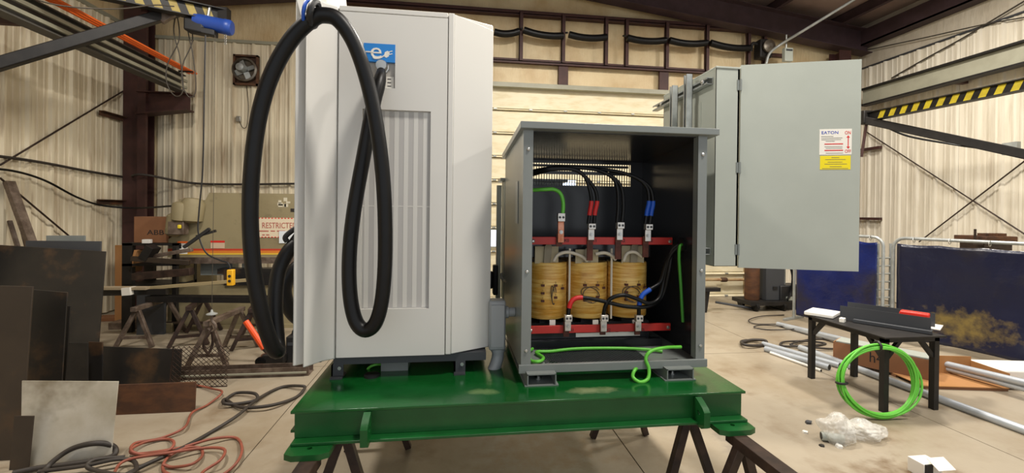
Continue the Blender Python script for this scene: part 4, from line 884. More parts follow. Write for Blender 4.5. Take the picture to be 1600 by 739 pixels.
# cardboard box on a shelf rack of offcuts
rk = thing('offcut_rack', 'black steel rack full of offcuts beside the press', 'rack', P(230, 500, Z=0))
RX0, RX1, RY0, RY1 = P(190, 460, Y=6.2)[0], P(275, 460, Y=6.2)[0], 6.2, 6.6
for xx in (RX0, RX1 - .05):
    for yy in (RY0, RY1): 
        B(xx, xx + .12 if xx == RX0 else xx + .05, yy, yy + .06, 0, P(195, 380, Y=6.2)[2]).build('post', m_blacksteel, rk)
for py in (380, 412, 445): z = P(230, py, Y=6.2)[2]; B(RX0, RX1, RY0, RY1 + .06, z - .03, z).build('shelf', m_blacksteel, rk)
zsh = P(230, 380, Y=6.2)[2]
bxn = thing('cardboard_box', 'brown cardboard box lettered ABB on top of the black rack', 'box', (RX0 + .3, 6.4, zsh))
a, c = P(209, 383, Y=6.3), P(264, 339, Y=6.3); cbx = B(a.x, c.x, 6.3, 6.62, zsh, c.z).build('carton', m_kraft2, bxn, .004)
text('ABB', P(243, 363.5, Y=6.298), (1, 0, 0), (0, 0, 1), .092, m_txt_k, cbx, sx=1.25)
def offcut(label, p, q, w_, h, m, cat='offcut', nm='steel_offcut', grp='offcuts in the black rack'):
    return tag(MB().bar(p, q, w_, h).build(nm, m, None, .003), label, cat, grp)
Y6 = 6.15
offcut('rust-brown steel bar lying highest in the black rack', P(212, 405, Y=Y6), P(300, 390, Y=Y6), .06, .05, m_saw2)
offcut('grey steel bar slanting through the middle of the black rack', P(206, 404, Y=Y6 - .1), P(296, 413, Y=Y6 - .1) + Vector((0, 0, .02)), .05, .06, m_steel_br)
offcut('wide dull brown plank lying below the bars in the black rack', P(210, 432, Y=Y6 - .12), P(300, 424, Y=Y6 - .12), .1, .09, m_saw)
offcut('short black block standing upright in the black rack', P(228, 405, Y=Y6 - .05), P(240, 385, Y=Y6 - .05), .16, .1, m_blacksteel)
offcut('white paper bundle tucked at the rack top', P(224, 377, Y=6.2), P(236, 377, Y=6.2), .06, .05, m_foam, 'paper', 'paper_bundle')
offcut('folded tan cardboard sheet standing inside the black rack', P(211, 424, Y=6.3), P(220, 390, Y=6.3), .03, .2, m_kraft, 'cardboard', 'cardboard_sheet')
offcut('tall tan cardboard sheet behind the rack post', Vector((P(189, 445, Y=6.70)[0], 6.70, 0)), P(189, 383, Y=6.70), .14, .02, m_kraft, 'cardboard', 'cardboard_sheet')
# long strips across the front of the press
tag(MB().bar(P(232, 450, Y=5.85), P(392, 437, Y=5.85), .06, .035).build('timber_strip', mat('pale_timber', '9a8a66', .7)), 'long pale timber strip resting across the rack and press', 'strip')
tag(MB().bar(P(150, 450, Y=5.8), P(232, 450, Y=5.8), .10, .03).build('timber_strip', mat('tan_timber', '9c8c72', .7)), 'tan strip with white tape reaching left from the timber strip', 'strip')
tp = MB().bar(P(195, 455, Y=5.78), P(208, 454, Y=5.78), .11, .09).build('tape_wrap', m_sign_w); tag(tp, 'white tape wrapped around bars beside the black rack', 'tape')
tag(MB().bar(P(155, 457, Y=5.83), P(262, 455, Y=5.83), .08, .07).build('steel_bar', m_steel_dk), 'dark steel bar below the tan strip', 'bar')
tag(B(*[f for f in (P(215, 500, Y=6.1)[0], P(258, 500, Y=6.1)[0], 6.08, 6.12, 0.0, P(230, 455, Y=5.95)[2])]).build('steel_sheet', m_dgrey), 'dark grey sheet standing on the floor before the press', 'sheet')
for (x0, x1, y_, h_, m_, lb_) in ((152, 200, 500, .05, m_kraft2, 'flat brown offcut on the floor left of the grey sheet'), (178, 225, 512, .09, m_saw2, 'dark stacked offcut on the floor at the rack foot'), (255, 275, 517, .12, m_olive, 'small olive block on the floor before the press bed')):
    a, c = P(x0, y_, Z=0), P(x1, y_, Z=0); tag(B(a.x, c.x, a.y - .1, a.y + .1, 0, h_).build('floor_offcut', m_, None, .004), lb_, 'offcut')
# ------------------------------------------------------------------ background sawhorses with beams
def saw_at(o, near, far, label=None):
    n_, f_ = P(*near, Z=0), P(*far, Z=0); c_ = (n_ + f_) / 2; a_ = math.atan2(f_.y - n_.y, f_.x - n_.x) - math.pi / 2
    if label: return copy_tree(o, c_, a_, label)
    o.location = c_; o.rotation_euler.z = a_; return o
sb = make_sawhorse('sawhorse', 'worn steel sawhorse leftmost in front of the black rack', .72, .47, .19, m_saw2, m_saw2, 'sawhorses on the left shop floor', .06)
saw_at(sb, (213, 542), (262, 520)); saw_at(sb, (330, 570), (372, 545), 'worn steel sawhorse under the hanging hook')
sd = make_sawhorse('sawhorse', 'dark brown sawhorse under the middle of the black channels', .72, .47, .19, m_saw, m_saw, 'sawhorses on the left shop floor', .06)
saw_at(sd, (296, 540), (318, 519)); saw_at(sd, (392, 545), (405, 522), 'dark brown sawhorse under the right end of the black channels')
zB = .47
for i, (dy, w_, lb_) in enumerate(((0, .05, 'black steel channel lying on two sawhorses, front one'), (.09, .05, 'black steel channel lying on two sawhorses, rear one'))):
    p = Vector((-3.72, 5.80 + dy, zB + .036)); q = Vector((-2.15, 5.62 + dy, zB + .036)); b = MB(); b.bar(p, q, .012, .07); b.bar(p + Vector((0, .02, .03)), q + Vector((0, .02, .03)), .05, .01); b.bar(p + Vector((0, .02, -.03)), q + Vector((0, .02, -.03)), .05, .01)
    tag(b.build('steel_channel', m_blacksteel), lb_, 'beam', 'black channels on the sawhorses')
# pallet jack with orange handle, black box
pj = thing('floor_jack', 'black floor jack with an orange handle leaning to the left', 'jack', P(432, 566, Z=0))
q = P(432, 566, Z=0); B(q.x - .10, q.x + .12, q.y - .12, q.y + .12, .02, .12).build('jack_body', m_blacksteel, pj, .015)
for sx in (-1, 1): MB().lathe((q.x - .11, q.y + sx * .13, .05), (0, sx, 0), [(.05, -.03), (.05, 0), (.02, .004)], 14).build('wheel', m_rub, pj)
MB().tube([(q.x - .08, q.y, .10), P(413, 545, Y=q.y + .05)], .024, 10).build('handle_socket', m_blacksteel, pj); MB().tube([P(413, 545, Y=q.y + .05), P(384, 502, Y=q.y + .1)], .03, 10).build('handle', mat('jack_orange', 'e2501a', .4), pj)
MB().lathe(P(414, 556, Y=q.y - .05), (0, -1, 0), [(.03, 0), (.035, .02), (.02, .05)], 10).build('release_knob', m_plate_rust, pj)
a = P(446, 568, Z=0); t = thing('battery_box', 'black equipment box on the floor at the charger edge', 'box', (a.x + .15, a.y + .1, 0))
c = P(474, 526, Y=a.y); B(a.x, a.x + .36, a.y, a.y + .25, 0.0, c.z).build('case', m_blk, t, .01); MB().tube(cr([(a.x + .03, a.y + .1, c.z), (a.x + .06, a.y + .1, c.z + .05), (a.x + .22, a.y + .1, c.z + .05), (a.x + .28, a.y + .1, c.z)], 5), .012, 8).build('carry_handle', m_blk, t)
for i in range(3): B(a.x + .02 + i * .08, a.x + .07 + i * .08, a.y - .004, a.y, c.z - .09, c.z - .06).build('vent', m_dgrey, t)
# ------------------------------------------------------------------ steel plates leaning on the left
def plate_px(label, tl, tr, br, bl, Y0, lean, th, m, nm='steel_plate'):
    """a plate standing on the floor at depth Y0, its top edge leaning back"""
    q = [P(*bl, Y=Y0), P(*br, Y=Y0), P(*tl, Y=Y0 + lean), P(*tr, Y=Y0 + lean)]; q[0].z = q[1].z = 0.0; t_ = Vector((0, th, 0))
    return tag(MB().hexa([q[0], q[1], q[1] + t_, q[0] + t_, q[2], q[3], q[3] + t_, q[2] + t_]).build(nm, m, None, .001), label, 'plate', 'steel plates leaning on the left')
plate_px('large black steel plate with rusty top edge leaning at the back of the stack', (-30, 381), (165, 393), (150, 560), (-45, 560), 4.6, .2, .012, m_steel_dk)
plate_px('brown steel plate with upright edge leftmost at the stack front', (-90, 444), (51, 448), (32, 720), (-110, 722), 3.14, .14, .01, m_steel_br)
plate_px('plain black steel plate behind the pale plate', (20, 450), (105, 457), (92, 600), (10, 600), 3.5, .12, .01, m_steel_dk)
plate_px('narrow black plate with a pale top edge standing just behind the plain black one', (70, 477), (110, 478), (98, 600), (60, 600), 3.70, .08, .01, m_blacksteel)
plate_px('small square black plate left of the bright-edged plate', (95, 535), (137, 536), (137, 600), (95, 600), 4.1, .05, .012, m_blacksteel)
plate_px('small black plate with a bright edge beside the small square one', (138, 534), (160, 535), (160, 600), (138, 600), 4.2, .05, .012, m_steel_dk)
plate_px('long low black plate on edge in front of the wire mesh', (150, 541), (284, 546), (281, 598), (140, 598), 4.35, .05, .012, m_steel_dk)
plate_px('long rusty brown plate on edge in front of the low black plate', (165, 602), (306, 597), (304, 642), (160, 648), 3.74, .05, .012, m_plate_rust)
plate_px('pale galvanised plate with stained corner leaning at the stack front', (34, 595), (185, 596), (173, 716), (32, 720), 3.06, .10, .006, m_plate_galv)
plate_px('small dark plate overlapping the lower left of the pale plate', (22, 650), (53, 650), (45, 709), (14, 710), 3.02, .03, .006, m_steel_br)
plate_px('dark diamond-tread plate showing above the large black plate', (40, 376), (158, 377), (150, 560), (36, 560), 4.92, .16, .012, m_dgrey, 'tread_plate')
plate_px('pale grey plate showing at the very back of the stack', (72, 368), (133, 368), (130, 560), (70, 560), 5.15, .12, .012, m_grey)
for i, (pa, pb, w_, m_, lb_) in enumerate((((14, 284), (48, 378), .09, m_saw2, 'thick grey steel bar leaning steepest against the left wall'), ((26, 318), (42, 380), .05, m_saw, 'thin dark bar leaning beside the thick grey bar'), ((15, 345), (26, 380), .04, m_saw2, 'shortest grey bar leaning against the left wall'))):
    p = P(*pa, Y=5.75 + .06 * i); q = P(*pb, Y=5.7 + .06 * i); d = (q - p); q = p + d * (p.z / -d.z) ; tag(MB().bar(p, q, w_, w_ * .6).build('steel_bar', m_), lb_, 'bar', 'bars leaning against the left wall')
# expanded metal sheet
b = MB(); X0, X1, ym, Hm = -2.52, -2.04, 4.24, .36; n = 11
for i in range(-8, n):
    for s in (0, 1):
        dx = .40; xa = X0 + (X1 - X0) * i / n * 1.0; p = Vector((xa if s == 0 else xa + dx, ym, 0.006)); q = Vector((xa + dx if s == 0 else xa, ym + .05, Hm))
        def cl(p, q, v):
            t = (v - p.x) / (q.x - p.x); return p + (q - p) * t
        if max(p.x, q.x) <= X0 or min(p.x, q.x) >= X1: continue
        if p.x < X0: p = cl(p, q, X0)
        if q.x < X0: q = cl(p, q, X0)
        if p.x > X1: p = cl(p, q, X1)
        if q.x > X1: q = cl(p, q, X1)
        b.bar(p, q, .004, .004)
b.bar((X0, ym, .004), (X1, ym, .004), .008, .008); b.bar((X0, ym, .004), (X0, ym + .05, Hm), .008, .008)
tag(b.build('expanded_mesh_sheet', m_saw), 'rusty expanded-metal mesh sheet standing beside the low black plate', 'mesh')
fc = thing('floor_channel', 'grooved steel channel section lying on the floor near the mesh', 'beam', (-2.0, 4.5, 0))
b = MB(); b.box(-2.62, -1.40, 4.44, 4.58, 0, .012); b.box(-2.62, -1.40, 4.44, 4.452, .012, .085); b.box(-2.62, -1.40, 4.568, 4.58, .012, .085); b.build('channel', m_saw2, fc); B(-2.62, -1.42, 4.425, 4.439, .03, .045).build('groove_strip', m_cranl, fc)
# hoses on the floor
def fl_path(pts, z=.012): return [P(a, c, Z=z + .012 * ((i * 7) % 3)) for i, (a, c) in enumerate(pts)]
cable('air_hose', 'red air hose coiled on the floor before the pale plate', 'hose', fl_path([(300, 600), (330, 607), (347, 613), (325, 632), (300, 645), (288, 668), (250, 685), (212, 692), (205, 704), (225, 710), (260, 705), (272, 693), (262, 686), (230, 690), (205, 702), (215, 709), (280, 700), (330, 686), (368, 684), (378, 700), (372, 720), (352, 739), (320, 752), (280, 745), (255, 735), (262, 715), (290, 700), (312, 700), (316, 712), (300, 725), (270, 730), (255, 726)]), .009, m_hose_r)
cable('air_hose', 'second red hose crossing the first near the bottom of the picture', 'hose', fl_path([(175, 745), (195, 720), (260, 708), (320, 700), (350, 702), (345, 718), (320, 735), (300, 750), (230, 760)], .03), .009, m_hose_r)
cable('power_lead', 'dark power lead looping beside the green frame and running to the front', 'cable', fl_path([(352, 624), (370, 614), (398, 615), (400, 625), (370, 631), (350, 630), (352, 624), (375, 636), (420, 634), (460, 622), (476, 607), (470, 603), (440, 605), (405, 622), (370, 650), (330, 675), (285, 700), (230, 725), (190, 745)]), .013, m_hose_k)
cable('power_lead', 'thick dark hose arching in front of the pale plate', 'cable', [P(20, 739, Z=.02), P(60, 731, Z=.02), P(110, 725, Z=.02), P(150, 719, Z=.02), P(177, 712, Z=.03), P(180, 701, Z=.06), P(168, 694, Z=.10), P(145, 693, Z=.12), P(115, 700, Z=.10), P(90, 715, Z=.06), P(70, 735, Z=.02), P(60, 760, Z=.02)], .016, m_hose_k)
cable('power_lead', 'black lead curling at the bottom edge under the red hoses', 'cable', fl_path([(60, 737), (130, 728), (180, 718), (208, 720), (212, 735), (190, 742), (150, 735), (136, 728), (150, 718), (195, 714)], .03), .012, m_hose_k)
# ------------------------------------------------------------------ right side: end wall fittings
tz = []
segs = [((772, 50), (811, 49)), ((818, 47), (880, 56)), ((889, 54), (948, 58)), ((980, 59), (1040, 63)), ((1046, 63), (1104, 67)), ((1110, 67), (1172, 75))]
lbs = ['partly hidden by the white charger', 'second from the charger', 'third from the charger, beside the gap', 'fourth from the charger, after the gap', 'fifth from the charger', 'last one, nearest the roof corner']
for (a, c), lb_ in zip(segs, lbs):
    p, q = P(*a, Y=YB - .26), P(*c, Y=YB - .26); mid = (p + q) / 2 + Vector((0, 0, -.04))
    t = thing('sleeved_spring', 'black sleeved door spring on the end wall, ' + lb_, 'spring', mid, 'sleeved springs along the end wall')
    MB().tube(cr([p, p * .75 + q * .25 + Vector((0, 0, -.03)), mid, p * .25 + q * .75 + Vector((0, 0, -.03)), q], 5), .062, 12).build('sleeve', m_rub, t, angle=60)
    for e in (p, q): MB().tube([e + Vector((-.03, 0, .03)), e + Vector((-.03, .12, .08))], .018, 8).build('hanger_tie', m_blacksteel, t)
t = thing('motor_operator', 'dark door operator with round pulley at the roof corner', 'operator', P(1195, 70, Y=YB - .3))
q = P(1192, 78, Y=YB - .3); MB().cbox(q, .25, .2, .35).build('gearbox', m_blacksteel, t, .02); MB().lathe(P(1200, 73, Y=YB - .42), (0, -1, 0), [(.11, 0), (.12, .02), (.12, .05), (.08, .06), (.04, .09)], 18).build('pulley', m_fan, t); MB().tube(cr([P(1185, 70, Y=YB - .3), P(1176, 68, Y=YB - .3), P(1173, 80, Y=YB - .25)], 5), .03, 8).build('chain_guide', m_blacksteel, t)
B(q.x + .12, q.x + .5, YB - .28, YB - .2, q.z - .1, q.z - .04).build('mount_arm', m_red, t)
t = thing('electrical_box', 'small pale electrical box under the ceiling conduit', 'box', P(1228, 96, Y=7.4))
a, c = P(1224, 96, Y=7.4), P(1237, 76, Y=7.4); B(a.x, c.x, 7.36, 7.44, a.z, c.z).build('box', m_lgrey, t, .006); B(a.x + .02, c.x - .02, 7.352, 7.36, c.z - .06, c.z - .03).build('plate', m_dgrey, t)
MB().tube([Vector(((a.x + c.x) / 2 - .03, 7.4, c.z)), Vector(((a.x + c.x) / 2 - .03, 7.4, c.z + .25))], .014, 8).build('nipple', m_galv, t)
cable('ceiling_conduit', 'galvanised conduit rising along the roof above the grey switch', 'conduit', [P(1197, 100, Y=7.4), P(1203, 83, Y=7.4), P(1222, 68, Y=7.35), P(1260, 45, Y=7.0), P(1330, 2, Y=6.5), P(1400, -42, Y=6.1)], .024, m_galv)
pp = thing('wall_pipe', 'rusty pipe running low along the cream overhead door', 'pipe', P(1130, 440, Y=YB - .1))
MB().tube([P(1085, 437, Y=YB - .1), P(1172, 437, Y=YB - .1)], .028, 10).build('pipe', mat('pipe_cream', 'b09a72', .5, 0, '8a5a34', 5), pp); MB().lathe(P(1131, 437, Y=YB - .1) + Vector((-.06, 0, 0)), (1, 0, 0), [(.04, 0), (.045, .02), (.045, .1), (.04, .12)], 12).build('valve', m_plate_rust, pp)
MB().cbox(P(1172, 437, Y=YB - .1) + Vector((0, .04, 0)), .06, .2, .1).build('pipe_clamp', m_red, pp); MB().cbox(P(1090, 437, Y=YB - .1) + Vector((0, .04, 0)), .06, .2, .1).build('pipe_clamp', m_red, pp)
# gas cylinders on a dolly beyond the switch
wc_ = thing('welding_cart', 'dark welding cart with upright cylinders behind the grey switch', 'cart', P(1200, 490, Z=0))
q = P(1203, 487, Z=0); 
B(q.x - .35, q.x + .42, q.y, q.y + .5, .10, .16).build('cart_deck', m_blacksteel, wc_)
for dx in (-.22, .28):
    for dy in (.05, .42): MB().lathe((q.x + dx - .03, q.y + dy, .075), (1, 0, 0), [(.075, 0), (.075, .05), (.03, .06)], 14).build('caster', m_rub, wc_)
MB().lathe((q.x - .15, q.y + .25, .16), (0, 0, 1), [(.11, 0), (.12, .02), (.12, 1.2), (.09, 1.3), (.04, 1.36), (.04, 1.42)], 20).build('cylinder', m_plate_rust, wc_)
B(q.x + .02, q.x + .36, q.y + .12, q.y + .45, .16, 1.15).build('power_unit', m_dgrey, wc_, .01)
for zz in (.75, .35): B(q.x + .14, q.x + .22, q.y + .105, q.y + .12, zz, zz + .05).build('panel_knob', m_blk, wc_)
MB().tube([(q.x + .42, q.y + .2, .16), (q.x + .42, q.y + .2, 1.1)], .02, 8).build('push_bar', m_galv, wc_)
MB().tube(cr([(q.x + .38, q.y + .1, .9), (q.x + .45, q.y + .05, .6), (q.x + .42, q.y + .05, .3), (q.x + .3, q.y - .02, .2)], 5), .02, 8).build('gas_hose', m_rub, wc_)
t = thing('tool_case', 'black tool case on the floor by the blue curtain edge', 'case', P(1233, 487, Z=0)); q = P(1230, 488, Z=0); B(q.x, q.x + .42, q.y + .15, q.y + .45, 0, .42).build('case_body', m_blk, t, .02); MB().cbox((q.x + .18, q.y + .14, .2), .16, .02, .06).build('case_label', m_lgrey, t)
t = thing('steel_trestle', 'small black trestle end beside the enclosure corner', 'trestle', P(1103, 486, Z=0)); q = P(1101, 488, Z=0)
MB().bar((q.x, q.y, 0.0), (q.x + .05, q.y, .36), .05, .05).build('leg', m_blacksteel, t); MB().bar((q.x - .1, q.y, .38), (q.x + .24, q.y, .38), .12, .06).build('pad', m_blacksteel, t); MB().bar((q.x - .25, q.y + .1, 0.0), (q.x + .0, q.y, .36), .04, .04).build('leg', m_blacksteel, t)
tag(MB().tube([P(1118, 472, Y=6.9), P(1182, 483, Z=.02)], .02, 8).build('steel_tube', m_dgrey), 'thin grey tube slanting to the floor before the overhead door', 'tube')
# right wall: crane beam, jib, braces
rr = thing('crane_runway', 'pale grey crane runway beam along the right wall', 'beam', (7.9, 5, 3.8)); zb0, zb1 = P(1349, 164, X=7.9)[2], P(1349, 142, X=7.9)[2]
b = MB(); b.box(7.894, 7.906, -1, 7.6, zb0, zb1); b.build('web', m_cranl, rr); B(7.82, 7.98, -1, 7.6, zb0 - .03, zb0).build('lower_flange', m_blacksteel, rr); B(7.82, 7.98, -1, 7.6, zb1, zb1 + .03).build('upper_flange', m_blacksteel, rr)
for yv in (2.5, 6.0): B(7.98, 8.14, yv, yv + .08, zb0 - .03, zb0 + .2).build('wall_bracket', m_red, rr)
zj = P(1352, 184, Y=6.0)[2]; e = P(1352, 184, Y=6.0); f_ = P(1640, 124, Z=zj); bs = P(1352, 188, Y=5.98); bt = P(1700, 262, Y=f_.y - .1)
fdir = (f_ - e).normalized(); f2 = e + fdir * 3.3
j2 = jib('jib_crane', 'black jib crane with bright yellow stripes by the right wall', f2, e, .13, bs, bt, .055, False, .15, m_yel)
MB().cbox(e, .18, .14, .2).build('end_stop', m_blacksteel, j2, .01)
mz = f2 + Vector((.1, 0, 0)); MB().tube([(mz.x, mz.y, 0), (mz.x, mz.y, zj + .3)], .1, 14).build('mast', m_blacksteel, j2)
MB().tube(cr([P(1385, 199, Y=5.8), P(1420, 213, Y=5.6), P(1480, 224, Y=5.3), P(1530, 231, Y=5.0), P(1580, 232, Y=4.8)], 5), .014, 8).build('supply_cable', m_rub, j2)
MB().tube([P(1354, 192, Y=5.97), P(1346, 245, Y=6.05)], .02, 8).build('hanging_link', m_red, j2)
q = P(1580, 232, Y=4.85); MB().cbox(q, .06, .16, .16).build('band_clamp', m_galv, j2)
rod('long dark brace rod falling to the right across the right wall', P(1352, 205, X=XR - .08), P(1620, 378, X=XR - .08))
rod('long dark brace rod rising to the right across the right wall', P(1436, 378, X=XR - .1), P(1620, 237, X=XR - .1))
for (pa, lb_) in (((1376, 230), 'black angle bracket high on the right wall by the switch door'), ((1376, 342), 'brown angle bracket low on the right wall by the switch door')):
    a = P(*pa, X=XR - .1); c = Vector((XR - .1, 7.95, a.z)); tag(MB().bar(a, c, .07, .05).build('wall_bracket', m_red), lb_, 'bracket', 'angle brackets on the walls')
cable('wall_cable', 'thin cable climbing across the top of the right wall', 'cable', [P(1393, 122, X=XR - .06), P(1440, 95, X=XR - .06), P(1500, 62, X=XR - .06), P(1545, 35, X=XR - .06), P(1620, -10, X=XR - .06)], .012, m_wire)
cable('wall_cable', 'second thin cable strung under the first on the right wall', 'cable', [P(1346, 80, X=XR - .08), P(1440, 60, X=XR - .08), P(1520, 42, X=XR - .08), P(1560, 34, X=XR - .08), P(1620, 24, X=XR - .08)], .010, m_wire)
# ------------------------------------------------------------------ welding curtains
def curtain(name, label, A, Bq, zt_, m, frame_ext=.0):
    A, Bq = Vector(A), Vector(Bq); A.z = Bq.z = 0; d = (Bq - A); L = d.length; u = d.normalized(); n = Vector((u.y, -u.x, 0))
    if n.dot(Vector((0, 0, 0)) - A) < 0: n = -n
    t = thing(name, label, 'curtain', (A + Bq) / 2, 'welding curtains')
    r = .12; ztp = zt_ + .05
    pth = [A + Vector((0, 0, 0)), A + Vector((0, 0, ztp - r))]
    pth += [A + u * (r - r * math.cos(a)) + Vector((0, 0, ztp - r + r * math.sin(a))) for a in [math.pi / 8 * i for i in range(1, 5)]]
    pth += [Bq - u * (r - r * math.cos(a)) + Vector((0, 0, ztp - r + r * math.sin(a))) for a in [math.pi / 8 * i for i in range(4, 0, -1)]]
    pth += [Bq + Vector((0, 0, ztp - r)), Bq + Vector((0, 0, 0))]
    MB().tube(pth, .02, 10).build('pipe_frame', m_galv, t, angle=60)
    for e in (A, Bq): MB().bar(e - n * .25 + Vector((0, 0, .02)), e + n * .25 + Vector((0, 0, .02)), .035, .03).build('foot_tube', m_galv, t)
    nx, nz = 40, 28; vs = []; fs = []
    for j in range(nz + 1):
        for i in range(nx + 1):
            s_, h = i / nx, j / nz; x_ = .05 + s_ * (L - .10); z_ = .08 + h * (zt_ - .10) - .012 * abs(math.sin(s_ * math.pi * 5)) * (h > .9)
            off = .028 * noise.noise(Vector((x_ * 2.2 + A.y, z_ * .9, 1.3))) + .012 * noise.noise(Vector((x_ * 6, z_ * 4, 4.1))) + .02 * (1 - h) * math.sin(x_ * 7)
            vs.append(A + u * x_ + n * (.03 + off) + Vector((0, 0, z_)))
    for j in range(nz):
        for i in range(nx): a = j * (nx + 1) + i; fs.append((a, a + 1, a + nx + 2, a + nx + 1))
    sh = MB().add(vs, fs).build('curtain_sheet', m, t, angle=80); so = sh.modifiers.new('thickness', 'SOLIDIFY'); so.thickness = .004
    for i in range(6):
        x_ = .05 + (L - .1) * (i + .5) / 6; c = A + u * x_ + n * .02 + Vector((0, 0, ztp - .015)); MB().tube([c + Vector((0, 0, 0)) + (n * math.cos(a) + Vector((0, 0, 1)) * math.sin(a)) * .032 for a in [k * math.pi / 5 for k in range(10)]], .004, 6, True).build('ring', m_steelb, t)
    return t
zc1 = P(1360, 376, X=5.5)[2]
curtain('welding_curtain', 'dark blue welding curtain left of the pipe posts, behind the table', (5.24, 6.15, 0), (5.62, 5.08, 0), zc1, m_curt)
curtain('welding_curtain', 'wide dark welding curtain with dusty patch behind the boxes', (5.66, 4.98, 0), (6.35, 3.0, 0), zc1, m_curt2)
lad = thing('pipe_rack', 'grey ladder-like pipe rack seen between the two welding curtains', 'rack', (5.95, 5.35, 0))
for dx_ in (0, .20): MB().tube([(5.80 + dx_, 5.32, 0), (5.80 + dx_, 5.32, zc1 - .05)], .016, 8).build('upright', m_galv, lad)
for k_ in range(9): MB().tube([(5.78, 5.32, .16 + k_ * .11), (6.02, 5.32, .16 + k_ * .11)], .012, 8).build('rung', m_galv, lad)
rkx = thing('rusty_machine', 'rusty machine top showing above the dusty curtain', 'machine', P(1557, 378, Y=5.2)); q0, q1 = P(1538, 378, Y=5.2), P(1582, 367, Y=5.2)
B(q0.x, q1.x, 5.2, 5.5, 0, q0.z).build('pedestal', m_saw, rkx); B(q0.x - .04, q1.x + .02, 5.15, 5.55, q0.z, q1.z - .02).build('head', m_plate_rust, rkx, .01)
for i in range(4): B(q0.x + .02 + i * .1, q0.x + .07 + i * .1, 5.2, 5.3, q1.z - .02, q1.z + .02).build('lug', m_plate_rust, rkx)
B(q0.x - .15, q0.x - .13, 5.2, 5.22, q0.z, q0.z + .18).build('upright_pin', m_saw, rkx); B(q0.x - .2, q0.x - .03, 5.19, 5.25, q0.z - .04, q0.z).build('pin_bracket', m_saw, rkx)
# ------------------------------------------------------------------ table with tray, foam, red tool
tx0, tx1, ty0, ty1 = 3.50, 4.02, 3.14, 3.92
tt = P(1462, 522, Y=3.17)[2]
tb_ = thing('work_table', 'small black steel work table on the right shop floor', 'table', (3.76, 3.5, 0))
B(tx0 - .03, tx1 + .03, ty0 - .03, ty1 + .03, tt - .012, tt).build('table_top', m_blacksteel, tb_)
for xx in (tx0, tx1 - .045):
    for yy in (ty0, ty1 - .045):
        b = MB(); b.box(xx, xx + .045, yy, yy + .045, 0, tt - .012); lg = b.build('leg', m_blacksteel, tb_)
        s = 1 if xx == tx0 else -1; MB().bar((xx + .022 + s * .02, yy + .022, tt - .18), (xx + .022 + s * .15, yy + .022, tt - .03), .03, .03).build('gusset', m_blacksteel, tb_)
        s = 1 if yy == ty0 else -1; MB().bar((xx + .022, yy + .022 + s * .02, tt - .18), (xx + .022, yy + .022 + s * .15, tt - .03), .03, .03).build('gusset', m_blacksteel, tb_)
b = MB(); b.box(tx0, tx1, ty0, ty0 + .03, tt - .05, tt - .012); b.box(tx0, tx1, ty1 - .03, ty1, tt - .05, tt - .012); b.box(tx0, tx0 + .03, ty0, ty1, tt - .05, tt - .012); b.box(tx1 - .03, tx1, ty0, ty1, tt - .05, tt - .012); b.build('apron', m_blacksteel, tb_)
ty = thing('steel_tray', 'long dark grey sheet-metal channel lying on the work table', 'tray', (3.7, 3.5, tt))
e0, e1 = P(1456, 519, Z=tt + .0), P(1315, 497, Z=tt + .0); u = (e1 - e0).normalized(); n = Vector((-u.y, u.x, 0)); n = n if n.x > 0 else -n
e0 = e0 - n * .06; e1 = e1 - n * .06; Ht = .13; L = (e1 - e0).length; wd = .28
for nm, c_, a_, b_, d_ in (('front_wall', e0 + u * L / 2 + Vector((0, 0, Ht / 2)), u * L / 2, n * .002, Vector((0, 0, Ht / 2))), ('rear_wall', e0 + u * L / 2 + n * wd + Vector((0, 0, Ht / 2)), u * L / 2, n * .002, Vector((0, 0, Ht / 2))), ('bottom', e0 + u * L / 2 + n * wd / 2 + Vector((0, 0, .002)), u * L / 2, n * wd / 2, Vector((0, 0, .002)))):
    MB().obox(c_, a_, b_, d_).build(nm, m_dgrey, ty)
MB().obox(e0 + u * (L * .4) - n * .05 + Vector((0, 0, .017)), u * L * .42, n * .022, Vector((0, 0, .016))).build('front_lip', m_dgrey, ty, .004)
fm = P(1285, 489, Z=tt + .02); t = MB(); t.obox(fm + Vector((0, 0, 0)), u * .12, n * .14, Vector((0, 0, .018))); t = tag(t.build('foam_sheet', m_foam, None, .008), 'white foam sheet at the far left end of the work table', 'foam')
q = P(1462, 514, Z=tt + .004); tag(MB().obox(q + n * .1 + u * .02, u * .05, n * .12, Vector((0, 0, .004))).build('paper_sheet', m_sign_w), 'white paper sheet poking out at the near end of the table', 'paper')
q = P(1318, 499, Z=tt + .02); tag(MB().obox(q - n * .04 - u * .0, u * .02, n * .03, Vector((0, 0, .02))).build('small_block', m_sign_w, None, .004), 'small cream block beside the tray on the table', 'block')
rt_ = thing('red_tool', 'red and white hand tool resting in the tray', 'tool', P(1426, 500, Z=tt + .08)); q = e0 + u * .11 + n * .06 + Vector((0, 0, .0))
MB().obox(q + Vector((0, 0, .06)), u * .06, n * .04, Vector((0, 0, .055))).build('tool_base', m_sign_w, rt_, .006); MB().obox(q + Vector((0, 0, .135)), u * .095, n * .045, Vector((0, 0, .02))).build('tool_body', mat('tool_red', 'd42a1c', .4), rt_, .01); MB().obox(q + u * .07 + Vector((0, 0, .115)), u * .03, n * .03, Vector((0, 0, .03))).build('tool_grip', bpy.data.materials['tool_red'], rt_, .01)
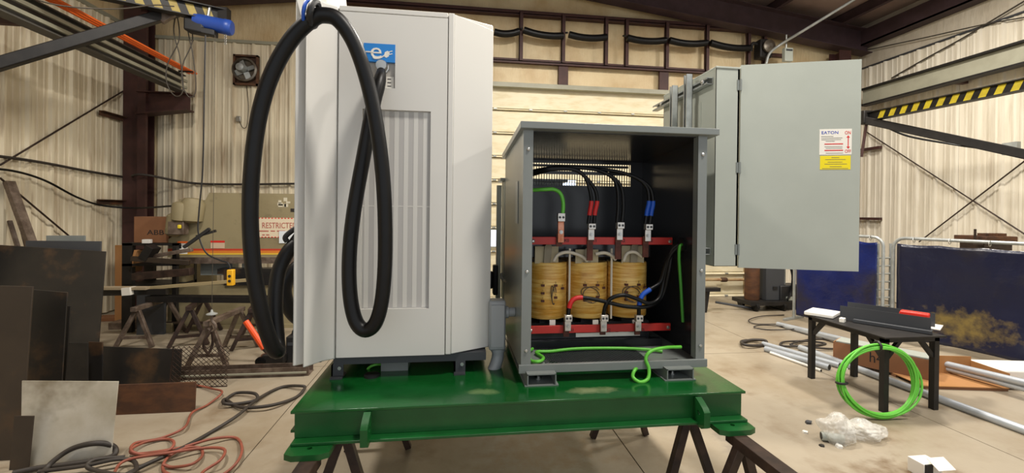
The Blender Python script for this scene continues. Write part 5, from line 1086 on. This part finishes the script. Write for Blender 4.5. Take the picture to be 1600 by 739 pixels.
# green cable coil leaning on the table leg
gcx = thing('cable_coil', 'coil of bright green cable leaning against the work table leg', 'coil', (3.47, 3.12, 0))
c0 = Vector((3.37, 3.04, 0)); vx = Vector((.93, -.10, 0)).normalized(); vz = Vector((.06, .13, 1)).normalized(); Rr = .285
nn = vx.cross(vz)
for k in range(9):
    rr_ = Rr - .012 * (k % 3) - .004; of = nn * (.016 * (k // 3) - .016); cc_ = c0 + vz * (Rr + .012) + of; ph = random.random() * 6
    MB().tube([cc_ + (vx * math.cos(a) * 1.15 + vz * math.sin(a)) * (rr_ + .006 * math.sin(3 * a + ph)) + nn * .008 * math.sin(2 * a + ph) for a in [i * math.pi / 24 for i in range(48)]], .0085, 7, True).build('turn', m_gcable, gcx, angle=60)
for an in (math.pi * .5, math.pi * 1.02): 
    p = c0 + vz * (Rr + .012) + (vx * math.cos(an) * 1.15 + vz * math.sin(an)) * (Rr - .016); tn = (-vx * math.sin(an) + vz * math.cos(an)); ra = (vx * math.cos(an) + vz * math.sin(an)).normalized()
    MB().tube([p + tn * s + (ra * math.cos(b_) + nn * math.sin(b_)) * .036 for s in (0,) for b_ in [i * math.pi / 6 for i in range(12)]], .010, 6, True).build('tie', m_blk, gcx)
# conduits on the floor
def pipe(label, a, c, r, m=m_pipe, grp='conduit lengths on the right floor', hollow=True):
    t = thing('conduit_pipe', label, 'pipe', (Vector(a) + Vector(c)) / 2, grp); a, c = Vector(a), Vector(c)
    MB().tube([a, c], r, 14).build('tube', m, t, angle=60)
    d = (c - a).normalized()
    for e, s in ((a, -1), (c, 1)): MB().lathe(e, d * s, [(r * .8, .0005), (r * .8, .0015)], 14).build('open_end', m_txt_k, t)
    return t
z = .03
pipe('long grey conduit running along the curtain foot, upper one', P(1215, 506, Z=.03), P(1660, 612, Z=.16), .032)
pipe('long grey conduit running along the curtain foot, lower one', P(1228, 510, Z=.03), P(1660, 622, Z=.10), .032)
pipe('long grey conduit passing under the table to the near right', P(1250, 543, Z=.03), P(1660, 694, Z=.03), .034)
pipe('short grey conduit with dark open end by the table leg', P(1196, 545, Z=.03), P(1296, 574, Z=.03), .034)
pipe('grey conduit just above the short one', P(1192, 537, Z=.03), P(1312, 571, Z=.03), .03)
pipe('thinnest white conduit nearest the green frame', P(1204, 551, Z=.015), P(1283, 579, Z=.015), .015, m_foam)
# long cardboard box with flaps
cbm = thing('carton_tray', 'long open brown carton with white board behind the table', 'box', (4.6, 3.8, 0))
a = P(1302, 562, Z=.03); c = P(1455, 596, Z=.03); u = (c - a).normalized(); u.z = 0; n = Vector((-u.y, u.x, 0)); n = n if n.y > 0 else -n; L = (c - a).length; Hc = .20; wd = .26
def slab(nm, o, du_, dn, dz, m): return MB().obox(o, du_, dn, dz).build(nm, m, cbm)
z3 = Vector((0, 0, 1))
slab('front_wall', a + u * L / 2 + z3 * Hc / 2, u * L / 2, n * .003, z3 * Hc / 2, m_kraft2); slab('rear_wall', a + u * L / 2 + n * wd + z3 * Hc / 2, u * L / 2, n * .003, z3 * Hc / 2, m_kraft2)
slab('end_wall', a + n * wd / 2 + z3 * Hc / 2, u * .003, n * wd / 2, z3 * Hc / 2, m_kraft); slab('end_wall', a + u * L + n * wd / 2 + z3 * Hc / 2, u * .003, n * wd / 2, z3 * Hc / 2, m_kraft)
slab('bottom', a + u * L / 2 + n * wd / 2 + z3 * .004, u * L / 2, n * wd / 2, z3 * .003, m_kraft)
slab('white_board', a + u * (L * .5) + n * .13 + z3 * (Hc + .006), u * L * .48, n * .11, z3 * .006, m_lgrey)
text('h4', a + u * L * .47 - n * .0035 + z3 * .11, u, z3, .15, m_txt_k, cbm, sx=.8)
c2 = thing('carton_tray', 'shallow tan carton lying flat at the near end of the long carton', 'box', (5, 3.4, 0)); a2 = P(1440, 608, Z=.0); u2 = Vector((1, -.18, 0)).normalized(); n2 = Vector((.18, 1, 0)).normalized(); L2 = .78; w2 = .36; H2 = .20
for nm, o, x_, y_, zz, m in (('bottom', a2 + u2 * L2 / 2 + n2 * w2 / 2 + z3 * .03, u2 * L2 / 2, n2 * w2 / 2, z3 * .004, m_kraft), ('rear_wall', a2 + u2 * L2 / 2 + n2 * w2 + z3 * .12, u2 * L2 / 2, n2 * .003, z3 * .09, m_kraft), ('end_wall', a2 + u2 * L2 + n2 * w2 / 2 + z3 * .10, u2 * .003, n2 * w2 / 2, z3 * .07, m_kraft), ('flap', a2 + u2 * (L2 + .14) + n2 * w2 / 2 + z3 * .03, u2 * .13, n2 * w2 * .4, z3 * .003, m_kraft)):
    MB().obox(o, x_, y_, zz).build(nm, m, c2)
for yy in (.04, w2 - .04): MB().obox(a2 + u2 * L2 / 2 + n2 * yy + z3 * .013, u2 * L2 / 2, n2 * .03, z3 * .012).build('batten', m_kraft2, c2)
q = P(1590, 600, Z=.0); tag(MB().obox(q + Vector((.12, .12, .07)), u2 * .3, n2 * .16, z3 * .07).build('foam_block', m_foam, None, .02), 'white foam block at the right edge behind the conduits', 'foam')
# plastic bags, pipe stub, scraps, corner box
def bag(label, c, r, s, seed):
    bm = bmesh.new(); bmesh.ops.create_icosphere(bm, subdivisions=5, radius=1)
    for v in bm.verts:
        p = v.co.copy(); k = 1 + .34 * noise.noise(p * 1.5 + Vector((seed, 0, 0))) + .14 * abs(noise.noise(p * 3.5 + Vector((0, seed, 0)))) + .05 * noise.noise(p * 8)
        p *= k; v.co = Vector((p.x * s[0], p.y * s[1], max(p.z * s[2], -s[2] * .72))) * r
    zmin = min(v.co.z for v in bm.verts)
    for v in bm.verts: v.co.z -= zmin
    me = bpy.data.meshes.new('plastic_bag'); bm.to_mesh(me); bm.free(); me.materials.append(m_bag)
    for p in me.polygons: p.use_smooth = True
    o = bpy.data.objects.new('plastic_bag', me); C.objects.link(o); o.location = c; W[o.name] = Vector(c); return tag(o, label, 'bag', 'crumpled plastic bags')
bag('crumpled clear plastic bag around the pipe stub', P(1308, 688, Z=0), .115, (1.0, .8, .9), 3.1)
bag('flatter clear plastic bag without any pipe', P(1349, 682, Z=0), .12, (1.15, .8, .55), 8.4)
pipe('short grey pipe stub lying beside the plastic bag', P(1283, 681, Z=.03), P(1318, 686, Z=.03), .03, m_lgrey, 'pipe stubs')
for i, (px, py, s, m_, lb_) in enumerate(((1311, 699, .03, m_foam, 'white scrap of plastic on the floor beside the bag'), (1284, 697, .018, m_steel_dk, 'dark pebble of debris left of the plastic bag'), (1257, 676, .022, m_sign_w, 'pale chip of debris left of the pipe stub'), (1262, 661, .03, m_dgrey, 'flat dark scrap behind the pipe stub'), (1322, 577, .02, m_foam, 'white chip on the floor near the table leg'))):
    q = P(px, py, Z=0); b = MB(); b.prism([q + Vector((math.cos(a) * s * random.uniform(.5, 1.1), math.sin(a) * s * random.uniform(.5, 1.1), 0)) for a in (0, 1.2, 2.4, 3.7, 5.0)], (s * .2, 0, s * .5)); tag(b.build('floor_scrap', m_), lb_, 'scrap', 'scraps on the shop floor')
q = P(1458, 748, Z=0); t = thing('white_carton', 'small white carton with open flap at the bottom edge', 'box', q)
MB().cbox(q + Vector((0, .05, .045)), .13, .1, .09).build('carton', m_sign_w, t, .003); MB().obox(q + Vector((.03, -.02, .10)), Vector((.06, 0, 0)), Vector((0, .035, .02)), Vector((0, 0, .002))).build('flap', m_sign_w, t); MB().cbox(q + Vector((-.035, -.003, .06)), .05, .01, .06).build('opening', m_txt_k, t)
# leads on the floor, right
cable('floor_lead', 'black lead coiled on the floor behind the table legs', 'cable', fl_path([(1345, 543), (1300, 545), (1262, 542), (1222, 540), (1226, 534), (1262, 533), (1290, 537), (1260, 541), (1235, 538), (1270, 530), (1310, 531), (1330, 540)]), .012, m_hose_k)
cable('floor_lead', 'dark lead heap at the ends of the short conduits', 'cable', fl_path([(1158, 535), (1175, 531), (1195, 532), (1196, 538), (1178, 540), (1162, 538), (1160, 533), (1185, 531)], .02), .018, m_hose_k)
cable('floor_lead', 'thin dark lead wandering in front of the welding cart', 'cable', fl_path([(1225, 492), (1190, 494), (1170, 500), (1180, 506), (1220, 507), (1240, 514), (1200, 515), (1178, 511), (1195, 508), (1238, 512), (1252, 517)]), .008, m_hose_k)
